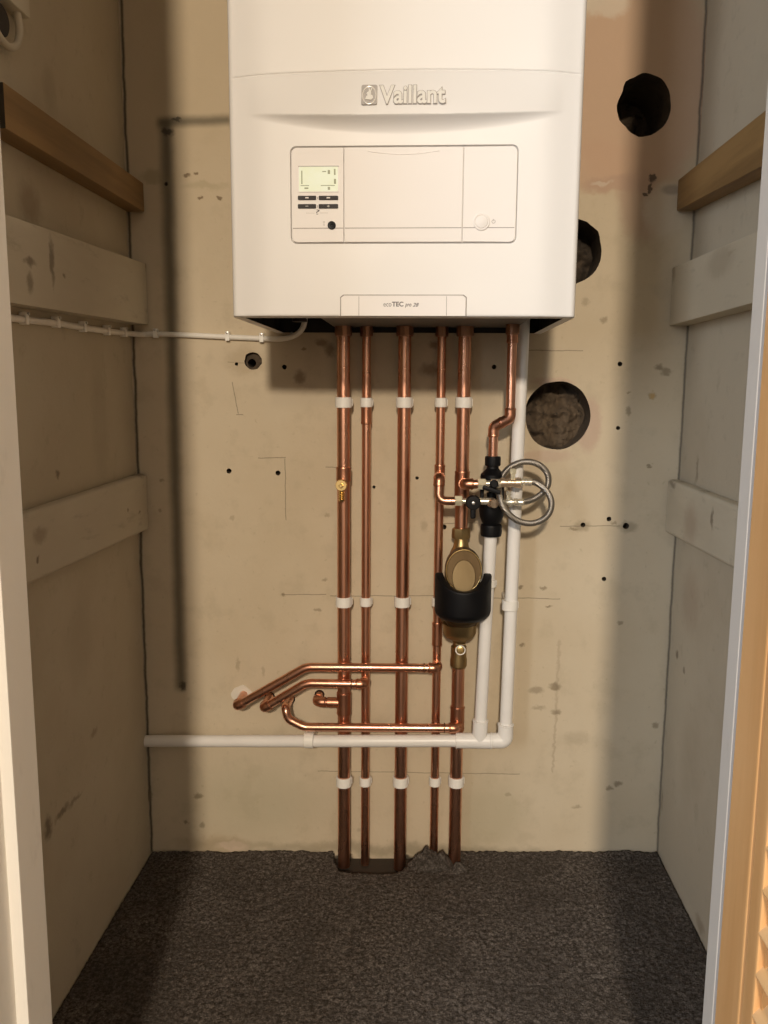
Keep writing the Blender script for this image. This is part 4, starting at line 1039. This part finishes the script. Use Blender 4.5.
# ------------------------------------------------------------------ cable and its clips
xw = XL + .0048
cpts = [at(-30, 311, X=xw), at(15, 318.5, X=xw), at(55, 323, X=xw), at(82, 327.5, X=xw), at(106, 331, X=xw), at(124, 333, X=xw)]
cpts += [at(141, 334.5, Y=-.0055), at(155, 334, Y=-.0050), at(190, 335.2, Y=-.0050), at(228, 337, Y=-.0050), at(262, 338.5, Y=-.0050), at(280, 339, Y=-.010), at(291, 337, Y=-.022), at(299, 332.5, Y=-.032), at(303.5, 326, Y=-.040), at(305, 318, Y=-.046), at(305, 308, Y=-.05)]
bm = B(); tube(bm, smooth_curve(cpts, 6), .0046, 14)
tag(obj('power_cable', bm, 'cable_white', ang=60), 'white power cable clipped along two walls and curling up into the boiler', 'cable')
cproto = None
def cable_clip(p, nrm_, tan, label):
    global cproto
    if cproto is None:
        o = bpy.data.objects.new('cable_clip', None); C.objects.link(o); o['_o'] = (0, 0, 0); o.empty_display_size = .01
        bm = B(); pts = []                                       # saddle: arch over the cable (x along cable, -y away from wall)
        box(bm, (-.0035, -.0058, -.0064), (.0035, .0040, -.0043), .0006); box(bm, (-.0035, -.0064, -.0064), (.0035, -.0043, .0064), .0006); box(bm, (-.0035, -.0058, .0043), (.0035, .0040, .0090), .0006)
        obj('saddle', bm, 'clip_plastic', o)
        bm = B(); lathe(bm, [(.0008, -.004), (.0008, .006), (.0022, .0062), (.0022, .0074), (.0012, .0078)], (0, -.001, .0068), (0, -1, 0), 12); obj('nail', bm, 'steel', o)
        cproto = o2 = o
    else:
        o2 = cproto.copy(); C.objects.link(o2)
        for ch in list(cproto.children):
            c = ch.copy(); C.objects.link(c); c.parent = o2
    yv = -nrm_; xv = tan.normalized(); xv = (xv - xv.dot(yv) * yv).normalized(); zv = xv.cross(yv)
    o2.matrix_world = Matrix.Translation(p) @ Matrix((xv, yv, zv)).transposed().to_4x4()
    tag(o2, label, 'cable clip', 'nailed cable clips')
sideL = ('at the door lining', 'second from the door lining', 'midway along the side wall', 'fourth from the door lining', 'just before the corner')
for px, py, w in ((23, 319.3, 0), (55, 323, 1), (82, 327.5, 2), (106, 331, 3), (123, 332.9, 4)):
    p = at(px, py, X=xw); cable_clip(p, Vector((1, 0, 0)), cpts[4] - cpts[1], f'small white cable clip on the side wall, {sideL[w]}')
for px, py, nm in ((156, 334.1, 'just past the corner'), (228, 337, 'beside the boiler\'s bottom corner'), (262, 338.5, 'under the boiler where the cable curls up')):
    p = at(px, py, Y=-.0050); cable_clip(p, Vector((0, -1, 0)), Vector((1, 0, 0)), f'small white cable clip on the back wall, {nm}')

# ------------------------------------------------------------------ light
L = bpy.data.lights.new('hall_lamp', 'POINT'); L.energy = 395; L.color = (1.0, .85, .67); L.shadow_soft_size = .10
lo = bpy.data.objects.new('hall_lamp', L); C.objects.link(lo); lo.location = (-.04, -4.06, 2.02)
A = bpy.data.lights.new('hall_window', 'AREA'); A.shape = 'RECTANGLE'; A.size = 1.0; A.size_y = 1.3; A.energy = 54; A.color = (.80, .89, 1.0)
ao = bpy.data.objects.new('hall_window', A); C.objects.link(ao); ao.location = (-1.9, -3.1, 1.5)
ao.rotation_euler = (Vector((.35, -.4, .8)) - ao.location).to_track_quat('-Z', 'Y').to_euler()

wd = bpy.data.worlds.new('hall_surroundings'); sc.world = wd; wd.use_nodes = True
nt = wd.node_tree; bg = nt.nodes['Background']
tc = nt.nodes.new('ShaderNodeTexCoord'); sp = nt.nodes.new('ShaderNodeSeparateXYZ'); nt.links.new(tc.outputs['Generated'], sp.inputs[0])
cr = nt.nodes.new('ShaderNodeValToRGB'); mr = nt.nodes.new('ShaderNodeMapRange')
mr.inputs[1].default_value = -1; mr.inputs[2].default_value = 1; nt.links.new(sp.outputs[2], mr.inputs[0]); nt.links.new(mr.outputs[0], cr.inputs[0])
el = cr.color_ramp.elements
el[0].position = .0; el[0].color = (.04, .034, .027, 1); el[1].position = 1.0; el[1].color = (.50, .45, .38, 1)
for p, c in ((.40, (.07, .06, .048, 1)), (.47, (.20, .175, .145, 1)), (.50, (.38, .34, .285, 1)), (.53, (.75, .68, .58, 1)), (.60, (.80, .73, .62, 1)), (.72, (.55, .50, .42, 1))):
    e = el.new(p); e.color = c
nt.links.new(cr.outputs[0], bg.inputs[0]); bg.inputs[1].default_value = 1.16

vs = sc.view_settings; vs.view_transform = 'Standard'; vs.look = 'None'; vs.gamma = 1.0; vs.use_curve_mapping = False; vs.exposure = 0.0
for o in bpy.data.objects:
    if '_o' in o: del o['_o']
